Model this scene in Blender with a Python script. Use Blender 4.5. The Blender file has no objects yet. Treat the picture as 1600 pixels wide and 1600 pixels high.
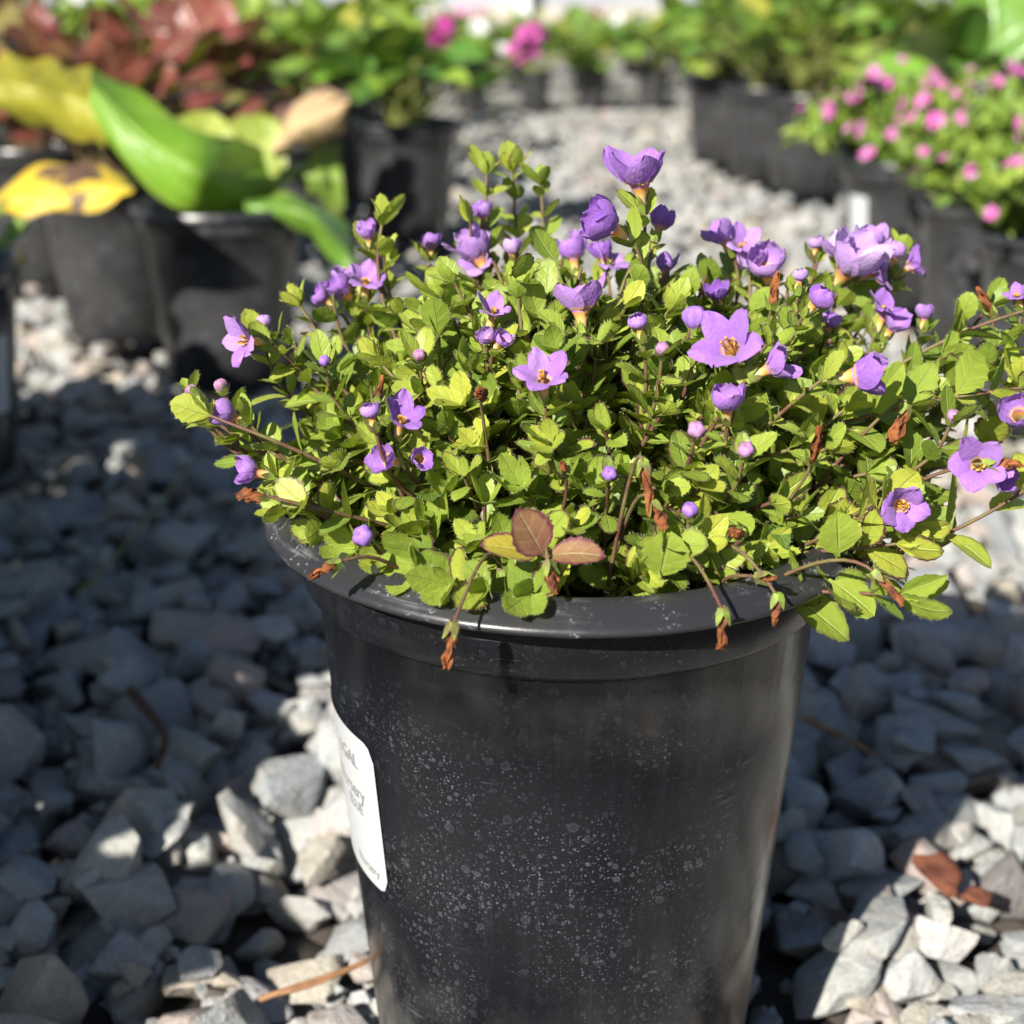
import bpy, bmesh, math, random
import numpy as np
from mathutils import Vector, Matrix

R = math.radians
scene = bpy.context.scene
COL = scene.collection

# ------------------------------------------------------------------ camera
FPX, CAM_Z, PITCH = 2350.0, 0.322, R(19.85)
cam_d = bpy.data.cameras.new('camera'); cam = bpy.data.objects.new('camera', cam_d); COL.objects.link(cam)
cam.location = (0, 0, CAM_Z); cam.rotation_euler = (R(90) - PITCH, 0, 0)
cam_d.sensor_width = 36.0; cam_d.lens = 36.0 * FPX / 1600.0
cam_d.clip_start = 0.01; cam_d.clip_end = 400
cam_d.dof.use_dof = True; cam_d.dof.focus_distance = 0.375; cam_d.dof.aperture_fstop = 12.0
scene.camera = cam

# ------------------------------------------------------------------ world, sun, exposure
SUN_EL, SUN_PHI = R(33), R(59)          # height, and heading of the light (from +x towards +y)
world = bpy.data.worlds.new('World'); scene.world = world; world.use_nodes = True
wn = world.node_tree.nodes; wl = world.node_tree.links
bg = wn['Background']; sky = wn.new('ShaderNodeTexSky'); sky.sky_type = 'NISHITA'; sky.sun_disc = False
sky.sun_elevation = SUN_EL
sky.sun_rotation = math.atan2(-math.cos(SUN_PHI), -math.sin(SUN_PHI))
bg.inputs['Strength'].default_value = 0.05
sky.ozone_density = 2.5; sky.dust_density = 0.6
wl.new(sky.outputs[0], bg.inputs[0])
sun_d = bpy.data.lights.new('sun', 'SUN'); sun = bpy.data.objects.new('sun', sun_d); COL.objects.link(sun)
sun_d.energy = 5.0; sun_d.angle = R(0.53); sun_d.color = (1.0, 0.95, 0.86)
LDIR = Vector((math.cos(SUN_PHI) * math.cos(SUN_EL), math.sin(SUN_PHI) * math.cos(SUN_EL), -math.sin(SUN_EL)))
sun.rotation_euler = LDIR.to_track_quat('-Z', 'Y').to_euler(); sun.location = (-2, -2, 3)
vs = scene.view_settings; vs.view_transform = 'Standard'; vs.look = 'None'; vs.gamma = 1.0; vs.use_curve_mapping = False
vs.exposure = 1.1
scene.cycles.use_denoising = True
scene.cycles.max_bounces = 8; scene.cycles.transparent_max_bounces = 8

# ------------------------------------------------------------------ helpers
rng = np.random.default_rng(7)
CP, SP = math.cos(PITCH), math.sin(PITCH)
def ray(px, py):
    a, b = (px - 800) / FPX, (800 - py) / FPX
    return np.array([a, CP + b * SP, -SP + b * CP])
def at_y(px, py, Y):                      # point of the pixel's ray at ground distance Y
    d = ray(px, py); return np.array([0, 0, CAM_Z]) + d * (Y / d[1])
def project(P):
    P = np.atleast_2d(P); q = P - np.array([0, 0, CAM_Z])
    dep = q[:, 1] * CP - q[:, 2] * SP; v = q[:, 1] * SP + q[:, 2] * CP
    return 800 + FPX * q[:, 0] / dep, 800 - FPX * v / dep, dep
def nrm(v):
    v = np.asarray(v, float); return v / (np.linalg.norm(v) + 1e-12)
def U(a, b): return float(rng.uniform(a, b))

WORLD_LOC = {}
def link(o, parent=None, loc=(0, 0, 0)):
    COL.objects.link(o)
    WORLD_LOC[o.name] = np.array(loc, float)
    if parent is not None:
        o.parent = parent; o.location = tuple(np.array(loc, float) - WORLD_LOC[parent.name])
    else: o.location = tuple(loc)
    return o
def thing(name, loc, label, cat, group=None):
    o = bpy.data.objects.new(name, None); o.empty_display_size = 0.02
    link(o, None, loc); o['label'] = label; o['category'] = cat
    if group: o['group'] = group
    return o
def tag(o, label, cat, group=None):
    o['label'] = label; o['category'] = cat
    if group: o['group'] = group
    return o
def mesh_np(name, V, F, mat, luv=None, smooth=True, uv=None):
    V = np.asarray(V, np.float32); me = bpy.data.meshes.new(name)
    if isinstance(F, np.ndarray):
        k = F.shape[1]; n = F.shape[0]
        me.vertices.add(len(V)); me.vertices.foreach_set('co', V.ravel())
        me.loops.add(n * k); me.loops.foreach_set('vertex_index', F.astype(np.int32).ravel())
        me.polygons.add(n); me.polygons.foreach_set('loop_start', np.arange(0, n * k, k, dtype=np.int32))
        try: me.polygons.foreach_set('loop_total', np.full(n, k, np.int32))
        except Exception: pass
        me.update(calc_edges=True)
    else: me.from_pydata([tuple(map(float, v)) for v in V], [], F)
    if luv is not None:
        at = me.attributes.new('luv', 'FLOAT_COLOR', 'POINT'); at.data.foreach_set('color', np.asarray(luv, np.float32).ravel())
    if uv is not None:
        at = me.attributes.new('wrap', 'FLOAT_VECTOR', 'POINT'); at.data.foreach_set('vector', np.asarray(uv, np.float32).ravel())
    me.polygons.foreach_set('use_smooth', np.full(len(me.polygons), smooth))
    if mat: me.materials.append(mat)
    me.validate(); me.update()
    return me
def mk(name, V, F, mat, parent=None, origin=None, luv=None, smooth=True, uv=None):
    V = np.asarray(V, float)
    if origin is None: origin = V.mean(0)
    me = mesh_np(name, V - np.asarray(origin), F, mat, luv, smooth, uv)
    return link(bpy.data.objects.new(name, me), parent, origin)
def inst(name, me, parent, loc, rot3, scale=1.0):
    o = bpy.data.objects.new(name, me); link(o, parent, loc)
    o.rotation_euler = Matrix([list(r) for r in rot3]).to_euler()
    o.scale = (scale,) * 3 if np.isscalar(scale) else tuple(scale)
    return o
def grid_faces(r, c):
    i = np.arange((r - 1) * c).reshape(r - 1, c)[:, :-1].ravel()
    return np.stack([i, i + 1, i + c + 1, i + c], 1)
def lathe(profile, n=64, a0=0.0, a1=2 * math.pi, closed=True):
    P = np.array(profile); m = len(P)
    ang = np.linspace(a0, a1, n, endpoint=not closed)
    V = np.concatenate([np.stack([p[0] * np.cos(ang), p[0] * np.sin(ang), np.full(n, p[1])], 1) for p in P])
    uv = np.concatenate([np.stack([ang * 0.07, np.full(n, p[1]), np.zeros(n)], 1) for p in P])
    F = []
    for i in range(m - 1):
        for j in range(n if closed else n - 1):
            k = (j + 1) % n
            F.append((i * n + j, i * n + k, (i + 1) * n + k, (i + 1) * n + j))
    return V, np.array(F), uv
def tube_mesh(pts, rad, n=6):
    pts = np.asarray(pts, float); m = len(pts); rad = np.broadcast_to(np.asarray(rad, float), (m,))
    T = np.gradient(pts, axis=0); T /= np.linalg.norm(T, axis=1)[:, None] + 1e-12
    ref = np.array([0.31, 0.77, 0.56]); V = []
    ang = np.linspace(0, 2 * math.pi, n, endpoint=False)
    for i in range(m):
        s = nrm(np.cross(T[i], ref)); b = np.cross(T[i], s)
        V.append(pts[i] + rad[i] * (np.cos(ang)[:, None] * s + np.sin(ang)[:, None] * b))
    F = []
    for i in range(m - 1):
        for j in range(n): k = (j + 1) % n; F.append((i * n + j, i * n + k, (i + 1) * n + k, (i + 1) * n + j))
    return np.concatenate(V), np.array(F)
def bez(P, n):
    t = np.linspace(0, 1, n)[:, None]; P = [np.asarray(p, float) for p in P]
    return (1 - t) ** 3 * P[0] + 3 * (1 - t) ** 2 * t * P[1] + 3 * (1 - t) * t * t * P[2] + t ** 3 * P[3]
def basis(d, n):                          # columns: across, along, normal
    d = nrm(d); x = nrm(np.cross(d, n)); z = np.cross(x, d); return np.stack([x, d, z], 1)

# ------------------------------------------------------------------ materials
class NT:
    def __init__(s, name):
        s.m = bpy.data.materials.new(name); s.m.use_nodes = True; s.t = s.m.node_tree
        s.n = s.t.nodes; s.p = s.n['Principled BSDF']; s.out = s.n['Material Output']
    def new(s, kind, **kw):
        o = s.n.new('ShaderNode' + kind)
        for k, v in kw.items():
            if k.startswith('i_'):
                key = k[2:]; key = int(key) if key.isdigit() else key.replace('_', ' ')
                o.inputs[key].default_value = v
            else: setattr(o, k, v)
        return o
    def l(s, a, b): s.t.links.new(a, b)
    def math(s, op, a, b=None, clamp=False):
        o = s.n.new('ShaderNodeMath'); o.operation = op; o.use_clamp = clamp
        for i, x in enumerate((a, b)):
            if x is None: continue
            if isinstance(x, (int, float)): o.inputs[i].default_value = x
            else: s.l(x, o.inputs[i])
        return o.outputs[0]
    def ss(s, x, a, b, lo=0.0, hi=1.0):
        o = s.n.new('ShaderNodeMapRange'); o.interpolation_type = 'SMOOTHSTEP'
        o.inputs[1].default_value = a; o.inputs[2].default_value = b; o.inputs[3].default_value = lo; o.inputs[4].default_value = hi
        s.l(x, o.inputs[0]); return o.outputs[0]
    def mix(s, f, a, b, mode='MIX'):
        o = s.n.new('ShaderNodeMix'); o.data_type = 'RGBA'; o.blend_type = mode
        if isinstance(f, (int, float)): o.inputs[0].default_value = f
        else: s.l(f, o.inputs[0])
        for i, x in ((6, a), (7, b)):
            if isinstance(x, tuple): o.inputs[i].default_value = x + (1.0,) if len(x) == 3 else x
            else: s.l(x, o.inputs[i])
        return o.outputs[2]
    def ramp(s, x, stops, mode='LINEAR'):
        o = s.n.new('ShaderNodeValToRGB'); cr = o.color_ramp; cr.interpolation = mode
        while len(cr.elements) < len(stops): cr.elements.new(0.5)
        for e, (p, c) in zip(cr.elements, stops): e.position = p; e.color = c + (1.0,)
        s.l(x, o.inputs[0]); return o.outputs[0]
    def noise(s, scale, detail=3, vec=None, rough=0.55):
        o = s.n.new('ShaderNodeTexNoise'); o.inputs['Scale'].default_value = scale; o.inputs['Detail'].default_value = detail
        o.inputs['Roughness'].default_value = rough
        if vec is not None: s.l(vec, o.inputs['Vector'])
        return o.outputs[0]
    def bump(s, h, strength, dist):
        o = s.n.new('ShaderNodeBump'); o.inputs['Strength'].default_value = strength; o.inputs['Distance'].default_value = dist
        s.l(h, o.inputs['Height']); s.l(o.outputs[0], s.p.inputs['Normal']); return o.outputs[0]
def thin(M, color, trans, weight, nor=None):   # leaf or petal: part of the light passes through
    tr = M.new('BsdfTranslucent'); M.l(trans, tr.inputs[0])
    ms = M.new('MixShader'); ms.inputs[0].default_value = weight
    if nor is not None: M.l(nor, tr.inputs['Normal'])
    M.l(M.p.outputs[0], ms.inputs[1]); M.l(tr.outputs[0], ms.inputs[2]); M.l(ms.outputs[0], M.out.inputs[0])
    M.l(color, M.p.inputs['Base Color'])

def leaf_material(name, greens, margin, margin_amt, rough=0.5, weight=0.3, veins=14.0, spec=0.4, objrand=False, bumpd=0.0005, nscale=260, spots=None, vein_h=0.4):
    M = NT(name); a = M.new('Attribute', attribute_name='luv'); sep = M.new('SeparateColor'); M.l(a.outputs['Color'], sep.inputs[0])
    u, v, rnd = sep.outputs; age = a.outputs['Alpha']
    if objrand: rnd = M.new('ObjectInfo').outputs['Random']
    av = M.math('ABSOLUTE', M.math('SUBTRACT', M.math('MULTIPLY', v, 2.0), 1.0))
    geo = M.new('NewGeometry'); nz = M.noise(nscale * 0.35, 3, geo.outputs['Position'])
    base = M.ramp(rnd, greens)
    base = M.mix(M.ss(nz, 0.35, 0.75, 0.0, 0.35), base, M.mix(0.5, base, greens[-1][1]))
    edge = M.math('MAXIMUM', M.ss(av, 0.70, 1.0), M.ss(u, 0.86, 1.0))
    f = M.math('MULTIPLY', M.math('MULTIPLY', edge, M.ss(nz, 0.25, 0.52)), M.math('MULTIPLY', age, margin_amt), True)
    c = M.mix(f, base, margin)
    rib = M.ss(av, 0.02, 0.09, 1.0, 0.0)
    c = M.mix(M.math('MULTIPLY', rib, 0.35), c, M.mix(0.5, c, (0.55, 0.62, 0.25)))
    c = M.mix(M.math('MULTIPLY', M.ss(M.math('SINE', M.math('ADD', M.math('MULTIPLY', u, veins * 3.0), M.math('MULTIPLY', av, -7.0))), 0.75, 1.0), 0.16), c, M.mix(0.5, c, (0.5, 0.58, 0.22)))
    if spots:
        sp = M.ss(M.noise(nscale * 0.12, 4, geo.outputs['Position']), spots[0], spots[0] + 0.05)
        c = M.mix(sp, c, spots[1])
    side = M.math('SINE', M.math('ADD', M.math('MULTIPLY', u, veins * 3.0), M.math('MULTIPLY', av, -7.0)))
    h = M.math('ADD', M.math('MULTIPLY', M.ss(side, 0.3, 1.0), -vein_h), M.math('MULTIPLY', rib, -1.0))
    h = M.math('ADD', h, M.math('MULTIPLY', M.noise(nscale, 2, geo.outputs['Position']), 1.2))
    nor = M.bump(h, 0.6, bumpd)
    M.p.inputs['Roughness'].default_value = rough; M.p.inputs['Specular IOR Level'].default_value = spec
    tr = M.mix(0.45, c, (0.42, 0.55, 0.03)) if not spots else M.mix(0.3, c, (0.5, 0.4, 0.03))
    thin(M, c, tr, weight, nor)
    return M.m
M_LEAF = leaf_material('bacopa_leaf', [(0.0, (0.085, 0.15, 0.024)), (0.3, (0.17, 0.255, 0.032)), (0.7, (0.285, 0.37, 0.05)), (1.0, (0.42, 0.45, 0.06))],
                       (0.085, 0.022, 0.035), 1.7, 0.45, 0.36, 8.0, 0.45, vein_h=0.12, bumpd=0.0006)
M_LEAF_OLD = leaf_material('old_leaf', [(0.0, (0.20, 0.06, 0.07)), (0.5, (0.24, 0.13, 0.07)), (1.0, (0.42, 0.36, 0.03))],
                           (0.14, 0.03, 0.05), 1.6, 0.5, 0.25, 8.0, vein_h=0.12)
M_BERG = leaf_material('broad_leaf', [(0.0, (0.035, 0.10, 0.022)), (0.5, (0.075, 0.19, 0.028)), (0.85, (0.15, 0.30, 0.035)), (1.0, (0.30, 0.38, 0.05))],
                       (0.18, 0.10, 0.03), 0.3, 0.32, 0.22, 9.0, 0.5, True, 0.002, 60)
M_RED = leaf_material('maroon_leaf', [(0.0, (0.09, 0.016, 0.020)), (0.5, (0.18, 0.032, 0.038)), (0.85, (0.25, 0.065, 0.055)), (1.0, (0.15, 0.15, 0.035))],
                      (0.05, 0.01, 0.015), 0.5, 0.38, 0.22, 9.0, 0.5, True, 0.002, 60)
M_LIME = leaf_material('light_leaf', [(0.0, (0.10, 0.20, 0.03)), (0.5, (0.17, 0.29, 0.05)), (0.85, (0.27, 0.36, 0.06)), (1.0, (0.34, 0.33, 0.05))],
                       (0.22, 0.10, 0.03), 0.4, 0.42, 0.28, 9.0, 0.4, True, 0.002, 60)
M_FINE = leaf_material('fine_leaf', [(0.0, (0.09, 0.17, 0.03)), (0.5, (0.16, 0.27, 0.035)), (1.0, (0.27, 0.36, 0.05))], (0.2, 0.2, 0.05), 0.2, 0.5, 0.25, 5.0, 0.3)
M_YELLOW = leaf_material('yellow_leaf', [(0.0, (0.62, 0.44, 0.03)), (1.0, (0.70, 0.52, 0.05))], (0.16, 0.08, 0.03), 0.8, 0.45, 0.2, 9.0, 0.4, True, 0.002, 200, (0.55, (0.13, 0.075, 0.05)))
M_TAN = leaf_material('withered_leaf', [(0.0, (0.42, 0.27, 0.14)), (1.0, (0.50, 0.36, 0.20))], (0.09, 0.04, 0.03), 1.0, 0.7, 0.15, 9.0, 0.2, True, 0.003, 220, (0.52, (0.11, 0.055, 0.045)))

def petal_material(name, ramp, basec, weight=0.36):
    M = NT(name); a = M.new('Attribute', attribute_name='luv'); sep = M.new('SeparateColor'); M.l(a.outputs['Color'], sep.inputs[0])
    u, v, rnd = sep.outputs; geo = M.new('NewGeometry')
    c = M.ramp(rnd, ramp)
    nz = M.noise(900, 2, geo.outputs['Position'])
    c = M.mix(M.ss(nz, 0.3, 0.7, 0.0, 0.3), c, M.mix(0.4, c, (0.50, 0.30, 0.75)))
    st = M.math('SINE', M.math('MULTIPLY', v, 60.0))
    c = M.mix(M.math('MULTIPLY', M.ss(st, 0.6, 1.0), 0.10), c, (0.16, 0.05, 0.42))
    c = M.mix(M.ss(u, 0.03, 0.17, 0.9, 0.0), c, basec)
    h = M.math('ADD', nz, M.math('MULTIPLY', st, 0.06)); nor = M.bump(h, 0.5, 0.0005)
    M.p.inputs['Roughness'].default_value = 0.55; M.p.inputs['Specular IOR Level'].default_value = 0.3
    M.p.inputs['Sheen Weight'].default_value = 0.15
    thin(M, c, c, weight, nor); return M.m
M_PETAL = petal_material('violet_petal', [(0.0, (0.24, 0.08, 0.47)), (0.45, (0.40, 0.19, 0.58)), (0.8, (0.52, 0.32, 0.65)), (1.0, (0.63, 0.48, 0.71))], (0.66, 0.42, 0.16))
M_PINK = petal_material('pink_petal', [(0.0, (0.52, 0.03, 0.28)), (0.5, (0.60, 0.12, 0.40)), (1.0, (0.66, 0.34, 0.52))], (0.75, 0.3, 0.3))
M_WHITEP = petal_material('white_petal', [(0.0, (0.75, 0.74, 0.72)), (1.0, (0.8, 0.8, 0.8))], (0.7, 0.7, 0.5))
def simple(name, col, rough=0.6, spec=0.4, nscale=0, var=0.3, bump=0.0, weight=0.0, dark=None):
    M = NT(name); geo = M.new('NewGeometry')
    if nscale:
        nz = M.noise(nscale, 4, geo.outputs['Position'])
        c = M.mix(M.ss(nz, 0.3, 0.7), col, dark if dark else tuple(x * (1 - var) for x in col))
        if bump: M.bump(nz, 0.7, bump)
        M.l(c, M.p.inputs['Base Color'])
        if weight: thin(M, c, c, weight)
    else: M.p.inputs['Base Color'].default_value = col + (1,)
    M.p.inputs['Roughness'].default_value = rough; M.p.inputs['Specular IOR Level'].default_value = spec
    return M.m
def throat_material():
    M = NT('flower_tube'); a = M.new('Attribute', attribute_name='luv'); sep = M.new('SeparateColor'); M.l(a.outputs['Color'], sep.inputs[0])
    u = sep.outputs[0]; nz = M.noise(500, 2, M.new('NewGeometry').outputs['Position'])
    c = M.ramp(M.math('ADD', u, M.math('MULTIPLY', M.math('SUBTRACT', nz, 0.5), 0.25)), [(0.0, (0.45, 0.42, 0.16)), (0.3, (0.70, 0.62, 0.38)), (0.62, (0.74, 0.52, 0.20)), (0.86, (0.68, 0.33, 0.06)), (1.0, (0.40, 0.16, 0.55))])
    M.p.inputs['Roughness'].default_value = 0.5; thin(M, c, c, 0.25); return M.m
M_TUBE = throat_material()
M_STEM = simple('red_stem', (0.105, 0.038, 0.034), 0.55, 0.3, 140, 0.3, 0.0004, 0, (0.14, 0.125, 0.045))
M_STEMG = simple('green_stem', (0.20, 0.27, 0.05), 0.55, 0.3, 200, 0.3, 0.0003, 0, (0.16, 0.13, 0.05))
M_CALYX = simple('calyx_green', (0.24, 0.35, 0.05), 0.55, 0.3, 300, 0.3, 0.0003, 0.2, (0.14, 0.10, 0.05))
M_DRY = simple('dried_petal', (0.30, 0.105, 0.035), 0.8, 0.2, 350, 0.5, 0.0012, 0.12, (0.09, 0.032, 0.018))
M_BUD = simple('pink_bud', (0.42, 0.22, 0.44), 0.6, 0.3, 400, 0.3, 0.0008, 0.15, (0.30, 0.15, 0.22))
M_BUDV = simple('lilac_bud', (0.36, 0.20, 0.58), 0.6, 0.3, 400, 0.3, 0.0008, 0.15, (0.24, 0.11, 0.42))
M_STAMEN = simple('stamen_orange', (0.62, 0.36, 0.08), 0.6, 0.3, 500, 0.3, 0.0003, 0.1)
M_HAIR = simple('hair', (0.34, 0.38, 0.18), 0.6, 0.3)
M_SOIL = simple('potting_soil', (0.035, 0.022, 0.014), 0.95, 0.1, 300, 0.6, 0.004)
M_STRAW = simple('dry_needle', (0.34, 0.18, 0.09), 0.6, 0.3, 150, 0.4, 0.0002)
M_TWIG = simple('twig', (0.12, 0.065, 0.045), 0.8, 0.2, 150, 0.5, 0.0006)
M_BARK = simple('bark_chip', (0.185, 0.07, 0.038), 0.85, 0.2, 90, 0.5, 0.006, 0, (0.085, 0.028, 0.018))
M_LABEL = simple('white_label', (0.46, 0.47, 0.48), 0.38, 0.4, 30, 0.02, 0.0002)
M_INK = simple('label_ink', (0.29, 0.295, 0.31), 0.5, 0.3)

def pot_material(name, spots):
    M = NT(name); at = M.new('Attribute', attribute_name='wrap'); vec = at.outputs['Vector']
    tc = M.new('TexCoord')
    big = M.noise(18, 4, tc.outputs['Object']); fine = M.noise(420, 3, tc.outputs['Object'])
    c = M.mix(M.ss(big, 0.35, 0.7), (0.0056, 0.0061, 0.0080) if spots else (0.030, 0.030, 0.031), (0.0090, 0.0094, 0.0118) if spots else (0.045, 0.044, 0.045))
    fac = None
    if spots:
        def vor(scale, rmin, rmax, keep, ring, off):
            mp = M.new('Mapping', i_Location=(off, off * 0.7, 0)); M.l(vec, mp.inputs[0])
            nz = M.new('TexNoise', i_Scale=300.0); M.l(vec, nz.inputs['Vector'])
            ad = M.new('VectorMath', operation='MULTIPLY_ADD'); M.l(nz.outputs['Color'], ad.inputs[0]); ad.inputs[1].default_value = (0.0012,) * 3; M.l(mp.outputs[0], ad.inputs[2])
            vo = M.new('TexVoronoi', i_Scale=scale, i_Randomness=1.0); vo.voronoi_dimensions = '2D'; M.l(ad.outputs[0], vo.inputs['Vector'])
            sp = M.new('SeparateColor'); M.l(vo.outputs['Color'], sp.inputs[0])
            rad = M.math('ADD', M.math('MULTIPLY', M.math('POWER', sp.outputs[0], 3.0), rmax - rmin), rmin)
            q = M.math('DIVIDE', vo.outputs['Distance'], rad)
            disc = M.ss(q, 0.55, 1.05, 1.0, 0.0)
            rg = M.math('MULTIPLY', disc, M.ss(q, 0.55, 0.9, 1.0 - ring, 1.0))
            return M.math('MULTIPLY', M.math('MULTIPLY', rg, M.math('LESS_THAN', sp.outputs[1], keep)), M.math('ADD', M.math('MULTIPLY', sp.outputs[2], 0.75), 0.25))
        a = vor(230, 0.08, 0.38, 0.55, 0.75, 0.0); b = vor(470, 0.10, 0.44, 0.62, 0.6, 0.31); d = vor(950, 0.12, 0.46, 0.55, 0.1, 0.63)
        fac = M.math('MAXIMUM', M.math('MAXIMUM', a, M.math('MULTIPLY', b, 0.9)), M.math('MULTIPLY', d, 0.8))
        patch = M.ss(M.noise(40, 4, tc.outputs['Object']), 0.39, 0.65, 0.10, 1.0)
        sx = M.new('SeparateXYZ'); M.l(vec, sx.inputs[0])
        hgt = M.math('MULTIPLY', M.ss(sx.outputs[1], 0.0, 0.07, 0.25, 1.0), M.ss(sx.outputs[1], 0.135, 0.15, 1.0, 0.35))
        fac = M.math('MULTIPLY', M.math('MULTIPLY', fac, patch), M.math('MULTIPLY', hgt, 0.36))
        # brushed scuff marks
        wv = M.new('Mapping', i_Rotation=(0, 0, 0.35), i_Scale=(30, 700, 1)); M.l(vec, wv.inputs[0])
        scuff = M.math('MULTIPLY', M.ss(M.noise(1.0, 3, wv.outputs[0]), 0.60, 0.74), M.ss(M.noise(38, 2, vec), 0.60, 0.72))
        fac = M.math('MAXIMUM', fac, M.math('MULTIPLY', scuff, 0.35))
        rn_ = M.new('Mapping', i_Scale=(420, 9, 1)); M.l(vec, rn_.inputs[0])          # dusty water runs and film towards the foot
        film = M.math('MULTIPLY', M.ss(M.noise(1.0, 4, rn_.outputs[0]), 0.42, 0.75), M.ss(M.noise(22, 4, tc.outputs['Object']), 0.35, 0.7))
        fac = M.math('ADD', fac, M.math('MULTIPLY', film, 0.02))
    else:
        fac = M.math('MULTIPLY', M.ss(M.noise(55, 5, tc.outputs['Object']), 0.5, 0.75), 0.10)
    c = M.mix(fac, c, (0.34, 0.36, 0.43))
    M.l(c, M.p.inputs['Base Color'])
    r = M.math('ADD', M.ss(big, 0.3, 0.7, 0.20, 0.33), M.math('MULTIPLY', fac, 0.4)); M.l(r, M.p.inputs['Roughness'])
    M.p.inputs['Specular IOR Level'].default_value = 0.5
    h = M.math('ADD', M.math('MULTIPLY', big, 3.0), M.math('MULTIPLY', fine, 0.12)); M.bump(h, 0.25, 0.0012)
    return M.m
M_POT = pot_material('black_pot_spotted', True)
M_POTB = pot_material('black_pot', False)
def rim_material():
    M = NT('black_rim'); tc = M.new('TexCoord'); at = M.new('Attribute', attribute_name='wrap')
    mp = M.new('Mapping', i_Scale=(60, 900, 1)); M.l(at.outputs['Vector'], mp.inputs[0])
    sc = M.ss(M.noise(1.0, 4, mp.outputs[0]), 0.52, 0.78); du = M.ss(M.noise(60, 5, tc.outputs['Object']), 0.45, 0.75)
    sp = M.ss(M.noise(700, 3, tc.outputs['Object']), 0.60, 0.68)
    f = M.math('MAXIMUM', M.math('MULTIPLY', M.math('MULTIPLY', sc, du), 0.5), M.math('MULTIPLY', M.math('MULTIPLY', sp, du), 0.7))
    c = M.mix(f, (0.022, 0.022, 0.025), (0.36, 0.37, 0.40)); M.l(c, M.p.inputs['Base Color'])
    M.l(M.ss(du, 0, 1, 0.33, 0.5), M.p.inputs['Roughness']); M.bump(M.noise(90, 4, tc.outputs['Object']), 0.2, 0.0012); return M.m
M_RIM = rim_material()
def stone_material(name, objrand):
    M = NT(name); tc = M.new('TexCoord'); geo = M.new('NewGeometry')
    if objrand: rnd = M.new('ObjectInfo').outputs['Random']
    else:
        a = M.new('Attribute', attribute_name='luv'); sep = M.new('SeparateColor'); M.l(a.outputs['Color'], sep.inputs[0]); rnd = sep.outputs[0]
    c = M.ramp(rnd, [(0.0, (0.31, 0.325, 0.33)), (0.18, (0.42, 0.43, 0.425)), (0.36, (0.36, 0.37, 0.355)), (0.5, (0.46, 0.45, 0.41)), (0.62, (0.29, 0.31, 0.32)),
                     (0.74, (0.46, 0.41, 0.33)), (0.84, (0.39, 0.31, 0.285)), (0.92, (0.54, 0.54, 0.53)), (1.0, (0.28, 0.25, 0.245))])
    pos = geo.outputs['Position']; n1 = M.noise(70, 4, pos); n2 = M.noise(600, 4, pos, 0.65); n3 = M.noise(190, 5, pos, 0.6)
    c = M.mix(M.ss(n1, 0.45, 0.75, 0.0, 0.6), c, M.mix(0.6, c, (0.42, 0.33, 0.21)))
    c = M.mix(M.ss(n3, 0.3, 0.7, 0.5, 0.0), c, M.mix(0.55, c, (0.14, 0.14, 0.14)))
    c = M.mix(M.ss(n2, 0.35, 0.65, 0.45, 0.0), c, M.mix(0.7, c, (0.12, 0.12, 0.12)))
    M.l(c, M.p.inputs['Base Color']); M.p.inputs['Roughness'].default_value = 0.88; M.p.inputs['Specular IOR Level'].default_value = 0.25
    M.bump(M.math('ADD', M.math('MULTIPLY', n2, 0.6), M.math('MULTIPLY', n3, 1.5)), 0.8, 0.0022); return M.m
M_STONE = stone_material('stone', True); M_GRAVEL = stone_material('gravel', False)
def ground_material():
    M = NT('gravel_bed'); geo = M.new('NewGeometry'); pos = geo.outputs['Position']
    vo = M.new('TexVoronoi', i_Scale=48.0); M.l(pos, vo.inputs['Vector']); sp = M.new('SeparateColor'); M.l(vo.outputs['Color'], sp.inputs[0])
    c = M.ramp(sp.outputs[0], [(0.0, (0.24, 0.245, 0.24)), (0.5, (0.35, 0.345, 0.32)), (0.8, (0.42, 0.37, 0.30)), (1.0, (0.30, 0.26, 0.24))])
    c = M.mix(M.ss(M.noise(0.9, 4, pos), 0.35, 0.7, 0.0, 0.5), c, (0.27, 0.25, 0.22))
    yy = M.new('SeparateXYZ'); M.l(pos, yy.inputs[0])
    c = M.mix(M.ss(yy.outputs[1], 2.2, 3.6), (0.05, 0.042, 0.036), c)   # between the stones: dark soil; further off: gravel only
    M.l(c, M.p.inputs['Base Color']); M.p.inputs['Roughness'].default_value = 0.9; M.p.inputs['Specular IOR Level'].default_value = 0.2
    M.bump(M.math('SUBTRACT', 1.0, vo.outputs['Distance']), 1.0, 0.02); return M.m
M_GROUND = ground_material()

# ------------------------------------------------------------------ the ground
gv = [(-60, -3, -0.03), (60, -3, -0.03), (60, 120, -0.03), (-60, 120, -0.03)]
ground = mk('gravel_ground', gv, [(0, 1, 2, 3)], M_GROUND, None, (0, 0, -0.03), smooth=False)
ground['kind'] = 'structure'
# sheet of level gravel beyond the stones that are built one by one
fg = mk('far_gravel', [(-60, 3.3, -0.006), (60, 3.3, -0.006), (60, 120, -0.006), (-60, 120, -0.006)], [(0, 1, 2, 3)], M_GROUND, None, (0, 3.3, -0.008), smooth=False)
fg['kind'] = 'structure'

POTS = []          # (x, y, base radius) of everything that stands on the gravel

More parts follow.
